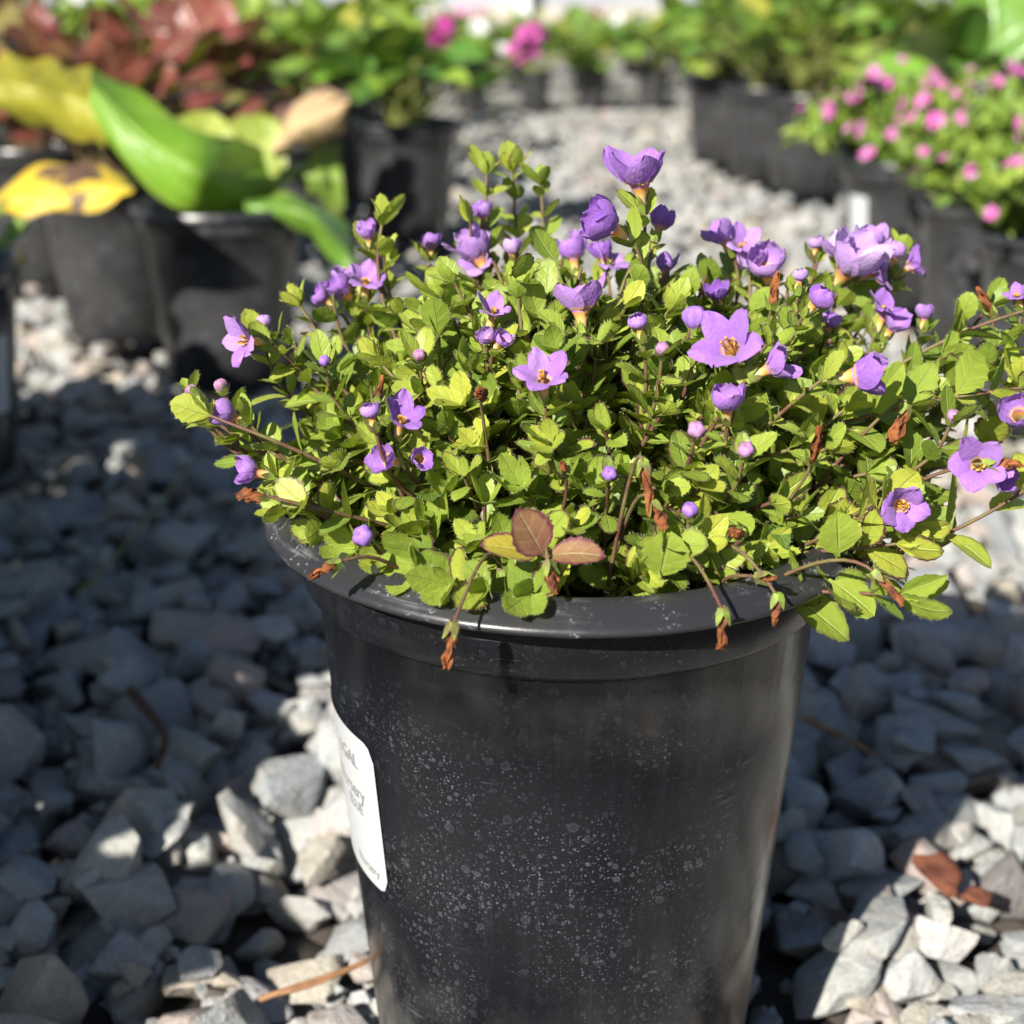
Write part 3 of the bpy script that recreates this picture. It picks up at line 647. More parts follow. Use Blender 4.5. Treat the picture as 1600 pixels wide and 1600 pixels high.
FL = [  # pixel x, y, width in pixels, axis (right, away, up), kind, distance, tint
    (996, 262, 104, (-.18, -.12, 1), 'bell', .392, .28), (940, 346, 84, (-.80, -.35, .55), 'cup', .380, .22), (1034, 345, 50, (.35, .4, .9), 'cup', .405, .3),
    (905, 462, 92, (-.12, .2, 1), 'bell', None, .62), (996, 500, 48, (-.28, -.1, 1), 'ball', .362, .45),
    (1140, 542, 118, (-.45, -.62, .66), 'star', .352, .36), (1216, 568, 70, (.75, -.1, .45), 'bell', .350, .5), (1136, 622, 70, (-.10, -.35, .9), 'cup', .345, .45),
    (850, 590, 92, (-.05, -.38, .9), 'star', .345, .42), (628, 655, 80, (.25, -.35, .85), 'star', .350, .3), (578, 640, 46, (-.2, -.1, 1), 'ball', .345, .6), (600, 716, 56, (-.5, -.6, .4), 'bell', .345, .35),
    (658, 716, 46, (.3, -.6, .3), 'bell', .350, .35), (386, 735, 58, (-.85, -.1, .25), 'cup', .352, .42), (350, 645, 56, (-.8, -.2, .5), 'cup', .365, .5), (381, 530, 84, (-.65, -.60, .25), 'star', .385, .5),
    (412, 500, 34, (0, 0, 1), 'ball', .40, .85), (572, 440, 66, (.1, -.3, .9), 'open', .43, .5), (528, 448, 60, (-.5, -.3, .6), 'cup', .435, .45), (573, 362, 40, (-.2, -.2, .9), 'bell', .44, .5),
    (673, 376, 42, (0, 0, 1), 'cup', .45, .45), (753, 328, 44, (-.1, 0, 1), 'cup', .452, .42), (740, 385, 78, (-.4, .1, .8), 'bell', .44, .62), (748, 412, 60, (-.2, -.4, .5), 'open', .44, .65),
    (770, 488, 66, (.2, -.2, .9), 'star', None, .55), (762, 524, 40, (-.4, -.5, .5), 'cup', None, .6), (786, 530, 38, (.3, -.5, .5), 'cup', None, .6), (800, 385, 40, (0, 0, 1), 'cup', .45, .8),
    (893, 388, 62, (-.2, .2, 1), 'cup', .44, .35), (950, 412, 70, (.2, -.2, .8), 'open', .43, .55), (1040, 412, 44, (.1, .1, .9), 'bell', .42, .5), (1125, 364, 60, (-.5, 0, .8), 'bell', .43, .45),
    (1160, 385, 66, (.1, -.4, .8), 'open', .43, .55), (1195, 410, 76, (-.2, -.5, .7), 'cup', .42, .68), (1120, 456, 46, (-.2, -.3, .8), 'bell', .41, .2), (940, 392, 46, (-.2, .2, .7), 'cup', .43, .25),
    (1250, 428, 36, (.05, 0, 1), 'ball', .39, .8), (1285, 462, 62, (.45, -.35, .7), 'ball', .382, .25), (1338, 400, 112, (.35, -.35, .75), 'bell', .43, .75), (1372, 425, 70, (.7, -.3, .3), 'open', .43, .5),
    (1400, 388, 50, (.1, 0, 1), 'ball', .44, .75), (1425, 415, 62, (.6, 0, .4), 'open', .44, .3), (1275, 378, 34, (0, 0, 1), 'ball', .44, .8), (1383, 487, 78, (.2, -.1, .7), 'open', .42, .4),
    (1445, 487, 38, (0, 0, 1), 'cup', .42, .5), (1355, 585, 86, (.9, -.15, .15), 'bell', .350, .45), (1592, 645, 70, (-.3, -.7, .5), 'cup', .345, .35), (1528, 725, 96, (-.25, -.80, .35), 'star', .340, .4),
    (1570, 745, 60, (.5, -.6, -.1), 'bell', .342, .3), (1408, 790, 86, (.15, -.85, .2), 'open', .337, .38), (1590, 462, 44, (-.3, -.2, .8), 'open', .40, .3),
    (1310, 385, 60, (-.2, -.2, .9), 'bell', .435, .8), (1360, 372, 62, (.1, .1, 1), 'cup', .445, .7), (1175, 405, 60, (-.4, -.4, .7), 'bell', .425, .8), (1300, 500, 40, (.2, -.3, .9), 'cup', .40, .5),
    (540, 432, 46, (-.2, 0, .9), 'cup', .44, .7), (730, 372, 50, (-.2, -.2, .8), 'cup', .445, .75), (905, 370, 40, (0, 0, 1), 'bell', .45, .55), (500, 462, 40, (-.6, -.1, .5), 'cup', .43, .5), (1400, 505, 50, (.3, -.2, .6), 'bell', .415, .45)]
for i, (px, py, w, ax, kd, Y, rn) in enumerate(FL):
    flower(px, py, w, ax, kd, Y, rn, stem=not (px > 1500 and py > 600))
for px, py, w, ax, m, Y in [(568, 838, 34, (-.4, -.6, .6), M_BUDV, .333), (1085, 496, 38, (-.1, 0, 1), M_BUDV, .365), (1088, 672, 28, (0, -.7, .7), M_BUD, .338), (1165, 703, 27, (0, -.6, .8), M_BUD, .338), (952, 740, 24, (0, -.8, .6), M_BUDV, .335),
                            (1078, 797, 26, (0, -.2, 1), M_BUDV, .332), (1490, 650, 22, (.2, -.2, 1), M_BUD, .36), (345, 602, 22, (-.4, 0, 1), M_BUD, .375), (300, 610, 20, (-.5, 0, 1), M_BUD, .38), (507, 564, 18, (0, -.4, .8), M_BUDV, .37), (1035, 545, 22, (0, -.4, 1), M_BUD, .355), (655, 555, 20, (0, -.4, 1), M_BUD, .37)]:
    closed_bud('flower_bud', px, py, w, ax, m, Y)
for px, py, l, ax, Y, wd in [(750, 615, 36, (0, -.8, .5), .345, .9), (594, 606, 46, (.3, 0, 1), .348, .4), (1012, 765, 80, (.15, -.3, -.9), .328, .28), (1030, 808, 44, (.3, -.4, -.6), .326, .7), (702, 1012, 78, (-.18, -.1, -1), .305, .30),
                             (1128, 985, 66, (0, -.1, -1), .311, .36), (1212, 955, 48, (-.1, -.1, -1), .318, .4), (392, 775, 50, (-.8, -.2, .1), .343, .7), (505, 892, 52, (-.8, -.4, -.3), .322, .5), (1276, 695, 70, (.1, -.3, .9), .345, .4),
                             (1405, 664, 60, (-.3, -.2, -.9), .36, .55), (1210, 452, 56, (.1, 0, 1), .40, .5), (1390, 920, 66, (.6, -.3, -.6), .322, .3), (1540, 470, 56, (-.5, 0, .8), .41, .45), (862, 905, 50, (.2, -.4, -.8), .316, .6),
                             (1200, 902, 30, (.8, -.4, .1), .322, .6), (1150, 832, 40, (-.6, -.6, .2), .328, .7), (1570, 725, 56, (.8, -.4, .1), .338, .5), (880, 730, 30, (-.2, -.5, .8), .335, .6)]:
    dried(px, py, l, ax, Y, wide=wd, stem=False)

# which leaves show largest: a coarse depth buffer over the picture
def leaf_mesh(i, rows, cols):
    b, B, par, old = LEAVES[i]
    V, F, luv = leaf_grid(par['L'], par['W'], par['curl'], par['fold'], rows, cols, par['teeth'], par['wave'], par['rn'], par['age'], par['round_'])
    return V @ B.T + b, F, luv
keepL = []
FA = np.array(FLOWER_AT)
for L_ in LEAVES:
    tipp = L_[0] + L_[1][:, 1] * L_[2]['L'] * np.array([.35, .6, 1.0])[:, None]; lx, ly, ld = project(tipp); hid = False
    for k in range(3):
        dd = np.hypot(FA[:, 0] - lx[k], FA[:, 1] - ly[k])
        if np.any((dd < FA[:, 2] * .56) & (ld[k] < FA[:, 3] + .003)): hid = True
    if not hid: keepL.append(L_)
LEAVES[:] = keepL
NB = 320; zb = np.full((NB, NB), 9.0); ib = np.full((NB, NB), -1, int)
for i in range(len(LEAVES)):
    V, _, _ = leaf_mesh(i, 9, 7); x, y, dep = project(V); ix = (x / 1600 * NB).astype(int); iy = (y / 1600 * NB).astype(int)
    ok = (ix >= 0) & (ix < NB) & (iy >= 0) & (iy < NB)
    for a, b_, c in zip(iy[ok], ix[ok], dep[ok]):
        if c < zb[a, b_]: zb[a, b_] = c; ib[a, b_] = i
cnt = np.bincount(ib[ib >= 0], minlength=len(LEAVES)); order = np.argsort(-cnt); top = set(order[:300].tolist())
AV, AF, AL, nacc = [], [], [], 0
for i in range(len(LEAVES)):
    if i in top:
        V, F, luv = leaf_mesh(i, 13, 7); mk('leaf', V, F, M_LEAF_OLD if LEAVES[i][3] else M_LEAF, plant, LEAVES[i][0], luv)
    else:
        V, F, luv = leaf_mesh(i, 9, 5); AV.append(V); AF.append(F + nacc); AL.append(luv); nacc += len(V)
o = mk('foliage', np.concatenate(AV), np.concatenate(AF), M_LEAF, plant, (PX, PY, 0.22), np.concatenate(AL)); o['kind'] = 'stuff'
o = mk('stems', np.concatenate(STEMS_V), np.concatenate(STEMS_F), M_STEM, plant, (PX, PY, 0.22)); o['kind'] = 'stuff'
# fine hairs along stems, calyces and leaf margins
for i in order[:700]:
    V, F, luv = leaf_mesh(i, 13, 7); Z = LEAVES[i][1][:, 2]; G = V.reshape(13, 7, 3)
    for c, sgn in ((0, -1), (6, 1)):
        for r_ in range(3, 13):
            for _ in range(2):
                f = U(0, 1); p = G[r_ - 1, c] * f + G[r_, c] * (1 - f)
                HAIRS.append((p, LEAVES[i][1][:, 0] * sgn + Z * U(-.2, .6) + LEAVES[i][1][:, 1] * U(0, .6), U(0.0004, 0.0009)))
HV, HF = [], []
for k, (p, d, l) in enumerate(HAIRS):
    d = nrm(d); s = nrm(np.cross(d, [0.3, 1, 0.2])) * 0.000028
    HV += [p - s, p + s, p + d * l]; HF.append((3 * k, 3 * k + 1, 3 * k + 2))
o = mk('fine_hairs', np.array(HV), np.array(HF), M_HAIR, plant, (PX, PY, 0.22)); o['kind'] = 'stuff'

# ------------------------------------------------------------------ other pots and plants
V, F, uv = lathe(pot_profile(0.0745, 0.058, 0.17), 48); POT_BODY = mesh_np('body', V, F, M_POTB, uv=uv)
V, F, uv = lathe(rim_profile(0.0745, 0.083, 0.17), 48); POT_RIM = mesh_np('rim', V, F, M_RIM, uv=uv)
V, F, _ = lathe([(0.0705, 0.150), (0.04, 0.153), (0.001, 0.154)], 24); POT_SOIL = mesh_np('potting_soil', V, F, M_SOIL)
def pot(x, y, label, group=None, s=0.86, lean=(0, 0)):
    t = thing('nursery_pot', (x, y, 0), label, 'pot', group); POTS.append((x, y, 0.058 * s))
    for nm, me in (('body', POT_BODY), ('rim', POT_RIM), ('potting_soil', POT_SOIL)):
        o = bpy.data.objects.new(nm, me); link(o, t, (x, y, 0))
    t.scale = (s, s, s); t.rotation_euler = (lean[0], lean[1], U(0, 6)); return t
def pot_label(t, x, y, az, s, w=0.03, z0=0.05, z1=0.115):
    nx, nz = 9, 9; P = []
    for i in range(nz):
        z = z0 + (z1 - z0) * i / (nz - 1); r = 0.058 + (0.0745 - 0.058) * z / 0.17 + 0.0012
        for j in range(nx): a = az - t.rotation_euler[2] + (j / (nx - 1) - .5) * w / r; P.append((r * math.cos(a), r * math.sin(a), z))
    me = mesh_np('label', np.array(P), grid_faces(nz, nx), M_LABEL); o = bpy.data.objects.new('label', me); link(o, t, (x, y, 0))

def broad_leaf_mesh(mat, aspect, curl, fold, lobes=0, wave=0.02, cupz=0.0):
    V, F, luv = leaf_grid(1.0, aspect, curl, fold, 13, 9, lobes, wave, 0.5, U(0.3, 1), U(.3, .7))
    return mesh_np('leaf', V, F, mat, luv)
BERG_M = [broad_leaf_mesh(M_BERG, U(.62, .8), U(-.3, 1.1), U(.1, .4), 0.01, U(.01, .03)) for _ in range(6)]
RED_M = [broad_leaf_mesh(M_RED, U(.55, .8), U(-.4, 1.0), U(.0, .4), 0.05, U(.03, .06)) for _ in range(6)]
LIME_M = [broad_leaf_mesh(M_LIME, U(.6, .9), U(-.2, 1.0), U(.1, .4), 0.07, U(.02, .05)) for _ in range(6)]
def broad_plant(name, x, y, label, cat, meshes, nleaf, Lr, height, spread, stemmat, s=1.0, group=None, z0=0.131, twigs=True):
    t = thing(name, (x, y, z0), label, cat, group)
    SV, SF, c = [], [], 0
    for i in range(nleaf):
        a = U(0, 2 * math.pi); q = math.sqrt(U(0, 1)); el = U(.15, 1.0)
        base = np.array([x + U(-.02, .02), y + U(-.02, .02), z0]); h = height * (0.25 + .75 * (1 - q * .7) * U(.6, 1))
        e = base + np.array([math.cos(a) * spread * q * .6, math.sin(a) * spread * q * .6, h * .75])
        out = np.array([math.cos(a), math.sin(a), 0]); d = nrm(out * (.35 + .7 * q) + UP * U(-.1, .9) + rng.normal(size=3) * .2)
        nn = nrm(UP * .9 - out * U(0, .9) + rng.normal(size=3) * .25)
        inst('leaf', meshes[rng.integers(len(meshes))], t, e, basis(d, nn), U(*Lr))
        v, f = tube_mesh(bez([base, base + UP * h * .4, e - d * .015, e + d * .012], 6), .0017 * s, 5); SV.append(v); SF.append(f + c); c += len(v)
    o = mk('stems', np.concatenate(SV), np.concatenate(SF), stemmat, t, (x, y, z0)); o['kind'] = 'stuff'
    return t
def flower_head(t, x, y, z, mat, r=0.02, n=12, base=None):
    VV, FF, LL, c = [], [], [], 0; C = np.array([x, y, z]); rn = U(0, .9)
    for i in range(n):
        d = nrm(rng.normal(size=3) + UP * .5); B = frame_of(d, U(0, 6)); o_ = C + d * r * U(.4, .9)
        for k in range(5):
            v, f, l = petal(r * .5, R(40), R(95), r * .28, .1, k * 2 * math.pi / 5, r * .04, rn, .03, 4, 3); VV.append(v @ B.T + o_); FF.append(f + c); LL.append(l); c += len(v)
    mk('flower_head', np.concatenate(VV), np.concatenate(FF), mat, t, C, np.concatenate(LL))
    if base is not None:
        v, f = tube_mesh(bez([base, base + UP * .04, C - UP * .03, C], 6), .0016, 5); mk('flower_stalk', v, f, M_STEMG, t, base)
def five_petal(mat):
    VV, FF, LL, c = [], [], [], 0
    for k in range(5):
        v, f, l = petal(.5, R(55), R(95), .32, .1, k * 2 * math.pi / 5, .05, U(0, 1), .03, 5, 5); VV.append(v); FF.append(f + c); LL.append(l); c += len(v)
    return mesh_np('flower', np.concatenate(VV), np.concatenate(FF), mat, np.concatenate(LL))
PINK_M = [five_petal(M_PINK) for _ in range(5)]; WHITE_M = [five_petal(M_WHITEP) for _ in range(2)]; VIO_M = [five_petal(M_PETAL) for _ in range(2)]
def fine_plant(name, x, y, label, cat, rad, height, nleaf, Lr, flowers=0, fm=None, fs=(.018, .026), mat=None, group=None, z0=0.131, shift=(0, 0)):
    t = thing(name, (x, y, z0), label, cat, group); VV, FF, LL, c = [], [], [], 0; SV, SF, sc = [], [], 0
    ctr = np.array([x + shift[0], y + shift[1], z0]); ns = max(16, nleaf // 26)
    for i in range(ns):
        a = U(0, 2 * math.pi); q = math.sqrt(U(0, 1)); e = ctr + np.array([math.cos(a) * rad * q, math.sin(a) * rad * q, height * (1 - .55 * q * q) * U(.65, 1.08)])
        b = np.array([x + math.cos(a) * .03 * q, y + math.sin(a) * .03 * q, z0]); P = bez([b, b + UP * height * .5, e - nrm(e - b + UP * .02) * .03, e], 8)
        v, f = tube_mesh(P, .0011, 4); SV.append(v); SF.append(f + sc); sc += len(v)
        for k in range(26):
            s = U(.25, 1.0); p = np.array([np.interp(s * 7, np.arange(8), P[:, j]) for j in range(3)]); d = nrm(rng.normal(size=3) + UP * .7)
            L = U(*Lr); V, F, l = leaf_grid(L, L * .42, U(-.3, .6), .3, 5, 3, 0, 0, U(0, 1), .3); VV.append(V @ basis(d, rng.normal(size=3) + UP * 1.2).T + p); FF.append(F + c); LL.append(l); c += len(V)
    o = mk('foliage', np.concatenate(VV), np.concatenate(FF), mat or M_FINE, t, ctr, np.concatenate(LL)); o['kind'] = 'stuff'
    o = mk('stems', np.concatenate(SV), np.concatenate(SF), M_STEMG, t, ctr); o['kind'] = 'stuff'
    for i in range(flowers):
        a = U(0, 2 * math.pi); q = math.sqrt(U(0, 1)); p = ctr + np.array([math.cos(a) * rad * q * 1.05, math.sin(a) * rad * q * 1.05, height * (1 - .5 * q * q) * U(.75, 1.12)])
        d = nrm(np.array([math.cos(a) * q, math.sin(a) * q - .4, .7]) + rng.normal(size=3) * .3)
        inst('flower', fm[rng.integers(len(fm))], t, p, frame_of(d, U(0, 6)), U(*fs))
    return t
BS = 0.86
def gp(px, Y): return (px - 800) / FPX * (Y * CP - (0.1 - CAM_Z) * SP)      # lateral place of a pot at distance Y

# left group -----------------------------------------------------------
xA, yA = gp(349, 1.22), 1.22
pot(xA, yA, 'black pot under the big curled green leaf, half shaded')
LT = thing('broad_leaved_plant', (xA, yA, .155), 'plant with one huge curled glossy green leaf, a yellow one and a withered one', 'plant')
def spline_leaf(name, top, bot, mat, Yt, Yb, bulge, parent, rows=22, cols=9, rn=.8):
    top = np.array(top, float); bot = np.array(bot, float)
    def res(E): s = np.linspace(0, len(E) - 1, rows); return np.stack([np.interp(s, np.arange(len(E)), E[:, k]) for k in range(2)], 1)
    def smooth(A):
        for _ in range(3): A[1:-1] = (A[:-2] + 2 * A[1:-1] + A[2:]) / 4
        return A
    T, Bm = smooth(res(top)), smooth(res(bot)); V, luv = [], []
    for i in range(rows):
        for j in range(cols):
            f = j / (cols - 1); u = i / (rows - 1); px, py = T[i] * (1 - f) + Bm[i] * f
            Y = Yt(u) * (1 - f) + Yb(u) * f - bulge * math.sin(math.pi * f); Y += .003 * math.sin(7 * u + 3 * f + rn * 9) + .002 * math.sin(15 * u - 5 * f) - .006 * max(0, 1 - abs(f - .5) * 12); V.append(at_y(px + 5 * math.sin(13 * u + 4 * f) * (abs(f - .5) > .4), py + 6 * math.sin(17 * u + 2 * f) * (abs(f - .5) > .4), Y)); luv.append((u, f, rn, .6))
    return mk(name, np.array(V), grid_faces(rows, cols), mat, parent, None, np.array(luv))
M_BIGG = leaf_material('big_green_leaf', [(0.0, (0.15, 0.30, 0.025)), (1.0, (0.20, 0.36, 0.03))], (0.2, 0.25, 0.04), 0.5, 0.42, 0.28, 8.0, 0.35, True, 0.0025, 40)
M_BIGY = leaf_material('big_yellow_green_leaf', [(0.0, (0.33, 0.31, 0.03)), (1.0, (0.42, 0.38, 0.03))], (0.4, 0.3, 0.04), 0.5, 0.48, 0.30, 7.0, 0.35, True, 0.003, 30)
spline_leaf('leaf', [(140, 105), (200, 130), (262, 180), (320, 202), (400, 235), (460, 250), (492, 255)], [(142, 150), (170, 235), (225, 290), (300, 345), (372, 340), (425, 305), (488, 262)],
            M_BIGG, lambda u: 1.27 - .10 * min(u, .5) + .30 * max(0, u - .5), lambda u: 1.21 - .08 * min(u, .5) + .34 * max(0, u - .5), .022, LT)
spline_leaf('leaf', [(-30, 90), (20, 84), (80, 95), (142, 108)], [(-30, 165), (40, 190), (110, 212), (168, 232)], M_BIGY, lambda u: 1.31, lambda u: 1.23, .04, LT)
spline_leaf('leaf', [(212, 292), (190, 266), (130, 250), (60, 252), (0, 300), (-30, 312)], [(208, 298), (185, 318), (130, 330), (60, 340), (10, 334), (-30, 330)], M_YELLOW, lambda u: 1.11, lambda u: 1.06, .012, LT)
spline_leaf('leaf', [(408, 235), (425, 180), (470, 145), (520, 132), (545, 150)], [(440, 245), (470, 225), (510, 232), (535, 200), (548, 160)], M_TAN, lambda u: 1.34, lambda u: 1.28, .04, LT)
spline_leaf('leaf', [(380, 312), (440, 300), (510, 320), (560, 380), (572, 440)], [(385, 335), (440, 345), (490, 370), (520, 410), (560, 445)], M_BERG, lambda u: 1.22, lambda u: 1.18, .02, LT)
spline_leaf('leaf', [(470, 250), (500, 220), (530, 225)], [(480, 300), (510, 330), (540, 330)], M_LIME, lambda u: 1.33, lambda u: 1.30, .02, LT)
inst('leaf', LIME_M[0], LT, at_y(300, 300, 1.26), basis((.2, .1, .9), (0, -.9, .3)), .075)
inst('leaf', LIME_M[1], LT, at_y(360, 290, 1.27), basis((.5, .1, .7), (0, -.9, .3)), .07)
xB, yB = gp(180, 1.39), 1.39
pot(xB, yB, 'black pot behind the drooping yellow leaf, below maroon foliage')
broad_plant('maroon_leaved_plant', xB, yB, 'clump of dark red leaves above the pot behind the yellow leaf', 'plant', RED_M, 36, (.05, .085), .17, .16, M_STEM)
xC, yC = -0.388, 0.97
tC = pot(xC, yC, 'black pot in shade with white label beside loose gravel')
pot_label(tC, xC, yC, R(-22), 1.0, .03, .055, .115)
tCp = broad_plant('broad_leaved_plant', xC, yC, 'plant with lime green leaves reaching from the shaded pot', 'plant', LIME_M, 9, (.03, .05), .07, .07, M_STEMG)
inst('leaf', LIME_M[2], tCp, at_y(-10, 392, .93), basis((.9, -.1, .45), (-.3, -.5, .8)), .03)
for k, (px, Y, n_) in enumerate([(60, 1.66, 34), (250, 1.66, 44), (300, 1.88, 34)]):
    x = gp(px, Y); lab_ = ['maroon foliage beside green leaves', 'dense dark red foliage rising behind the curled green leaf', 'dusky red leaves behind the withered tan leaf'][k]
    pot(x, Y, 'black pot hidden below the ' + lab_.replace(' rising', ''), None)
    broad_plant('maroon_leaved_plant', x, Y, lab_[0].upper() + lab_[1:] if False else 'plant with ' + lab_, 'plant', RED_M, n_, (.05, .085), .20, .19, M_STEM)
xD, yD = gp(634, 1.92), 1.92
pot(xD, yD, 'black pot standing alone below glossy green foliage and pink flower heads')
tD = broad_plant('broad_leaved_plant', xD, yD, 'glossy green broad-leaved plant with pink flower head above the lone pot', 'plant', BERG_M, 52, (.05, .085), .17, .13, M_STEMG)
flower_head(tD, *at_y(690, 50, 1.92), M_PINK, .022, 14, np.array([xD, yD, .16]))
flower_head(tD, *at_y(830, 58, 2.0), M_PINK, .022, 14, np.array([xD + .05, yD + .03, .16])); flower_head(tD, *at_y(810, 85, 2.05), M_PINK, .018, 12, np.array([xD + .05, yD + .05, .16]))
x, y = gp(490, 2.25), 2.25
pot(x, y, 'black pot left of the lone pot, beneath lime and green leaves')
broad_plant('broad_leaved_plant', x, y, 'leafy lime green plant between maroon leaves and the glossy green plant', 'plant', LIME_M + BERG_M[:2], 40, (.05, .085), .17, .15, M_STEMG)
# right group ----------------------------------------------------------
for k, (px, Y, lb) in enumerate([(1130, 2.72, 'at the path end of its row'), (1194, 2.52, 'second in its row from the path'), (1262, 2.36, 'last in its row before the labelled pot')]):
    x = gp(px, Y); pot(x, Y, 'black pot ' + lb + ', below green lobed leaves', None)
    broad_plant('lobed_leaved_plant', x, Y, 'green lobed-leaf plant in the pot ' + lb, 'plant', LIME_M + BERG_M[3:], 44, (.045, .08), .23, .20, M_STEMG, z0=.131)
xF, yF = gp(1413, 1.53), 1.53
tF = pot(xF, yF, 'black pot with white label under pink flowers at the gravel path'); pot_label(tF, xF, yF, R(-152), 1.0, .03, .06, .13)
fine_plant('pink_flowering_plant', xF, yF, 'fine-leaved plant with pink flowers in the white-labelled pot by the path', 'plant', .12, .10, 1500, (.012, .024), 34, PINK_M, (.008, .019))
xG, yG = gp(1552, 1.29), 1.29
pot(xG, yG, 'black pot beneath drooping pink flowers, between the white-labelled pot and the edge pot')
fine_plant('pink_flowering_plant', xG, yG, 'pink flowered fine-leaved plant trailing over the middle pot of the group', 'plant', .13, .105, 1700, (.012, .024), 44, PINK_M, (.007, .017))
xH, yH = gp(1668, 1.08), 1.08
pot(xH, yH, 'black pot at the near end of the pink flowered row')
fine_plant('pink_flowering_plant', xH, yH, 'pink flowered plant spilling over the near end pot of its row', 'plant', .12, .09, 1500, (.012, .022), 30, PINK_M, (.006, .014))
x, y = gp(1560, 1.75), 1.75
pot(x, y, 'black pot hidden behind the pink flowers, with one tall broad leaf')
t = broad_plant('broad_leaved_plant', x, y, 'plant with tall bright green upright leaf behind the pink flowers', 'plant', BERG_M, 16, (.07, .12), .2, .16, M_STEMG)
inst('leaf', BERG_M[1], t, at_y(1548, 135, 1.72), basis((-.05, .05, 1), (.1, -.95, .1)), .15)
for px, Y in [(1330, 2.75), (1440, 2.5)]:
    x = gp(px, Y); pot(x, Y, 'black pot far behind the lobed-leaf row', 'hidden pots behind the lobed-leaf row')
    broad_plant('lobed_leaved_plant', x, Y, 'tall green leafy plant far behind the lobed-leaf row', 'plant', LIME_M + BERG_M, 40, (.05, .09), .28, .2, M_STEMG, group='green plants behind the lobed-leaf row', z0=.131)

# rows further off, both sides of the path and across its end ------------
ROW = []
for Y in (2.3, 2.75, 3.2):
    for k in range(5): ROW.append((-0.22 - k * .27 - U(0, .05), Y + U(-.06, .06)))
for Y in (2.95, 3.35):
    for k in range(5): ROW.append((0.50 + k * .28 + U(0, .05), Y + U(-.06, .06)))
for Y in (3.8, 4.35, 5.0):
    for k in range(11): ROW.append((-.62 + k * .165 + U(-.03, .03), Y + U(-.08, .08)))
for k, (x, Y) in enumerate(ROW):
    if project([x, Y, .2])[0][0] < -120 or project([x, Y, .2])[0][0] > 1720: continue
    side = 'left of the path' if Y < 3.7 and x < 0 else ('right of the path' if Y < 3.7 else 'across the far end of the path')
    sort = int(rng.integers(0, 6)); gr = 'distant plants ' + side; wh = ['maroon-leaved', 'broad-leaved', 'broad-leaved', 'pink flowered', 'white flowered', 'yellow-green'][sort]
    kz = 1.0 if Y < 3.7 else 0.55; zz = 0.131 if Y < 3.7 else 0.085
    pot(x, Y, 'distant black pot ' + side + ' holding a ' + wh + ' plant', 'distant pots ' + side + ', ' + wh, 0.86 if Y < 3.7 else 0.55)
    if sort == 0: broad_plant('maroon_leaved_plant', x, Y, 'distant maroon-leaved plant ' + side, 'plant', RED_M, 20, (.05, .09), .18 * kz, .18, M_STEM, z0=zz, group=gr + ', maroon')
    elif sort in (1, 2): broad_plant('broad_leaved_plant', x, Y, 'distant green broad-leaved plant ' + side, 'plant', LIME_M + BERG_M, 24, (.06, .10), .2 * kz, .2, M_STEMG, z0=zz, group=gr + ', green')
    elif sort == 3: fine_plant('pink_flowering_plant', x, Y, 'distant pink flowered plant ' + side, 'plant', .12, .2 * kz, 420, (.02, .04), 12, PINK_M, (.03, .045), z0=zz, group=gr + ', pink')
    elif sort == 4: fine_plant('white_flowering_plant', x, Y, 'distant white flowered plant ' + side, 'plant', .12, .2 * kz, 420, (.02, .04), 6, WHITE_M, (.03, .045), z0=zz, group=gr + ', white')
    else: fine_plant('leafy_plant', x, Y, 'distant yellow-green leafy plant ' + side, 'plant', .13, .2 * kz, 420, (.02, .045), 0, None, mat=M_FINE, z0=zz, group=gr + ', leafy')

# unseen pots added left of the frame to throw shade over the near gravel
for x, y, lb in [(-.50, .72, 'second pot from the label pot'), (-.47, .47, 'third pot from the label pot'), (-.452, .245, 'fourth pot from the label pot'), (-.68, .36, 'pot behind the fourth one')]:
    pot(x, y, 'unseen black pot added to shade the gravel, ' + lb)
    broad_plant('broad_leaved_plant', x, y, 'unseen broad-leaved plant added to shade the gravel, ' + lb, 'plant', BERG_M + LIME_M, 64, (.08, .12), .19, .19, M_STEMG)

# low building beyond the plants ------------------------------------------
M_CREAM = simple('cream_wall', (0.42, 0.38, 0.32), 0.8, 0.2, 2.0, 0.15, 0.002)
M_GREY = simple('grey_siding', (0.30, 0.31, 0.34), 0.6, 0.3, 1.5, 0.2, 0.002)
M_WPOST = simple('white_post', (0.60, 0.61, 0.62), 0.5, 0.3, 3.0, 0.08, 0.001)
def box(name, x0, x1, y0, y1, z0, z1, mat, parent):
    v = [(x, y, z) for z in (z0, z1) for y in (y0, y1) for x in (x0, x1)]
    return mk(name, v, [(0, 2, 3, 1), (4, 5, 7, 6), (0, 1, 5, 4), (2, 6, 7, 3), (0, 4, 6, 2), (1, 3, 7, 5)], mat, parent, None, smooth=False)
bl = thing('greenhouse', (0, 9.6, 0), 'long low building with cream base wall, grey band and white posts', 'building')
box('base_wall', -9, 9, 9.6, 9.8, -.01, .10, M_CREAM, bl); box('siding', -9, 9, 9.62, 9.8, 0.102, 2.4, M_GREY, bl)
for k in range(13): box('post', -8.2 + k * 1.37, -8.11 + k * 1.37, 9.48, 9.59, -.01, 2.4, M_WPOST, bl)
rv = [(-9.2, 9.3, 2.4), (9.2, 9.3, 2.4), (9.2, 12.6, 3.4), (-9.2, 12.6, 3.4), (-9.2, 9.3, 2.46), (9.2, 9.3, 2.46), (9.2, 12.6, 3.46), (-9.2, 12.6, 3.46)]
mk('roof', rv, [(0, 1, 2, 3), (7, 6, 5, 4), (0, 4, 5, 1), (1, 5, 6, 2), (2, 6, 7, 3), (3, 7, 4, 0)], M_GREY, bl, None, smooth=False)
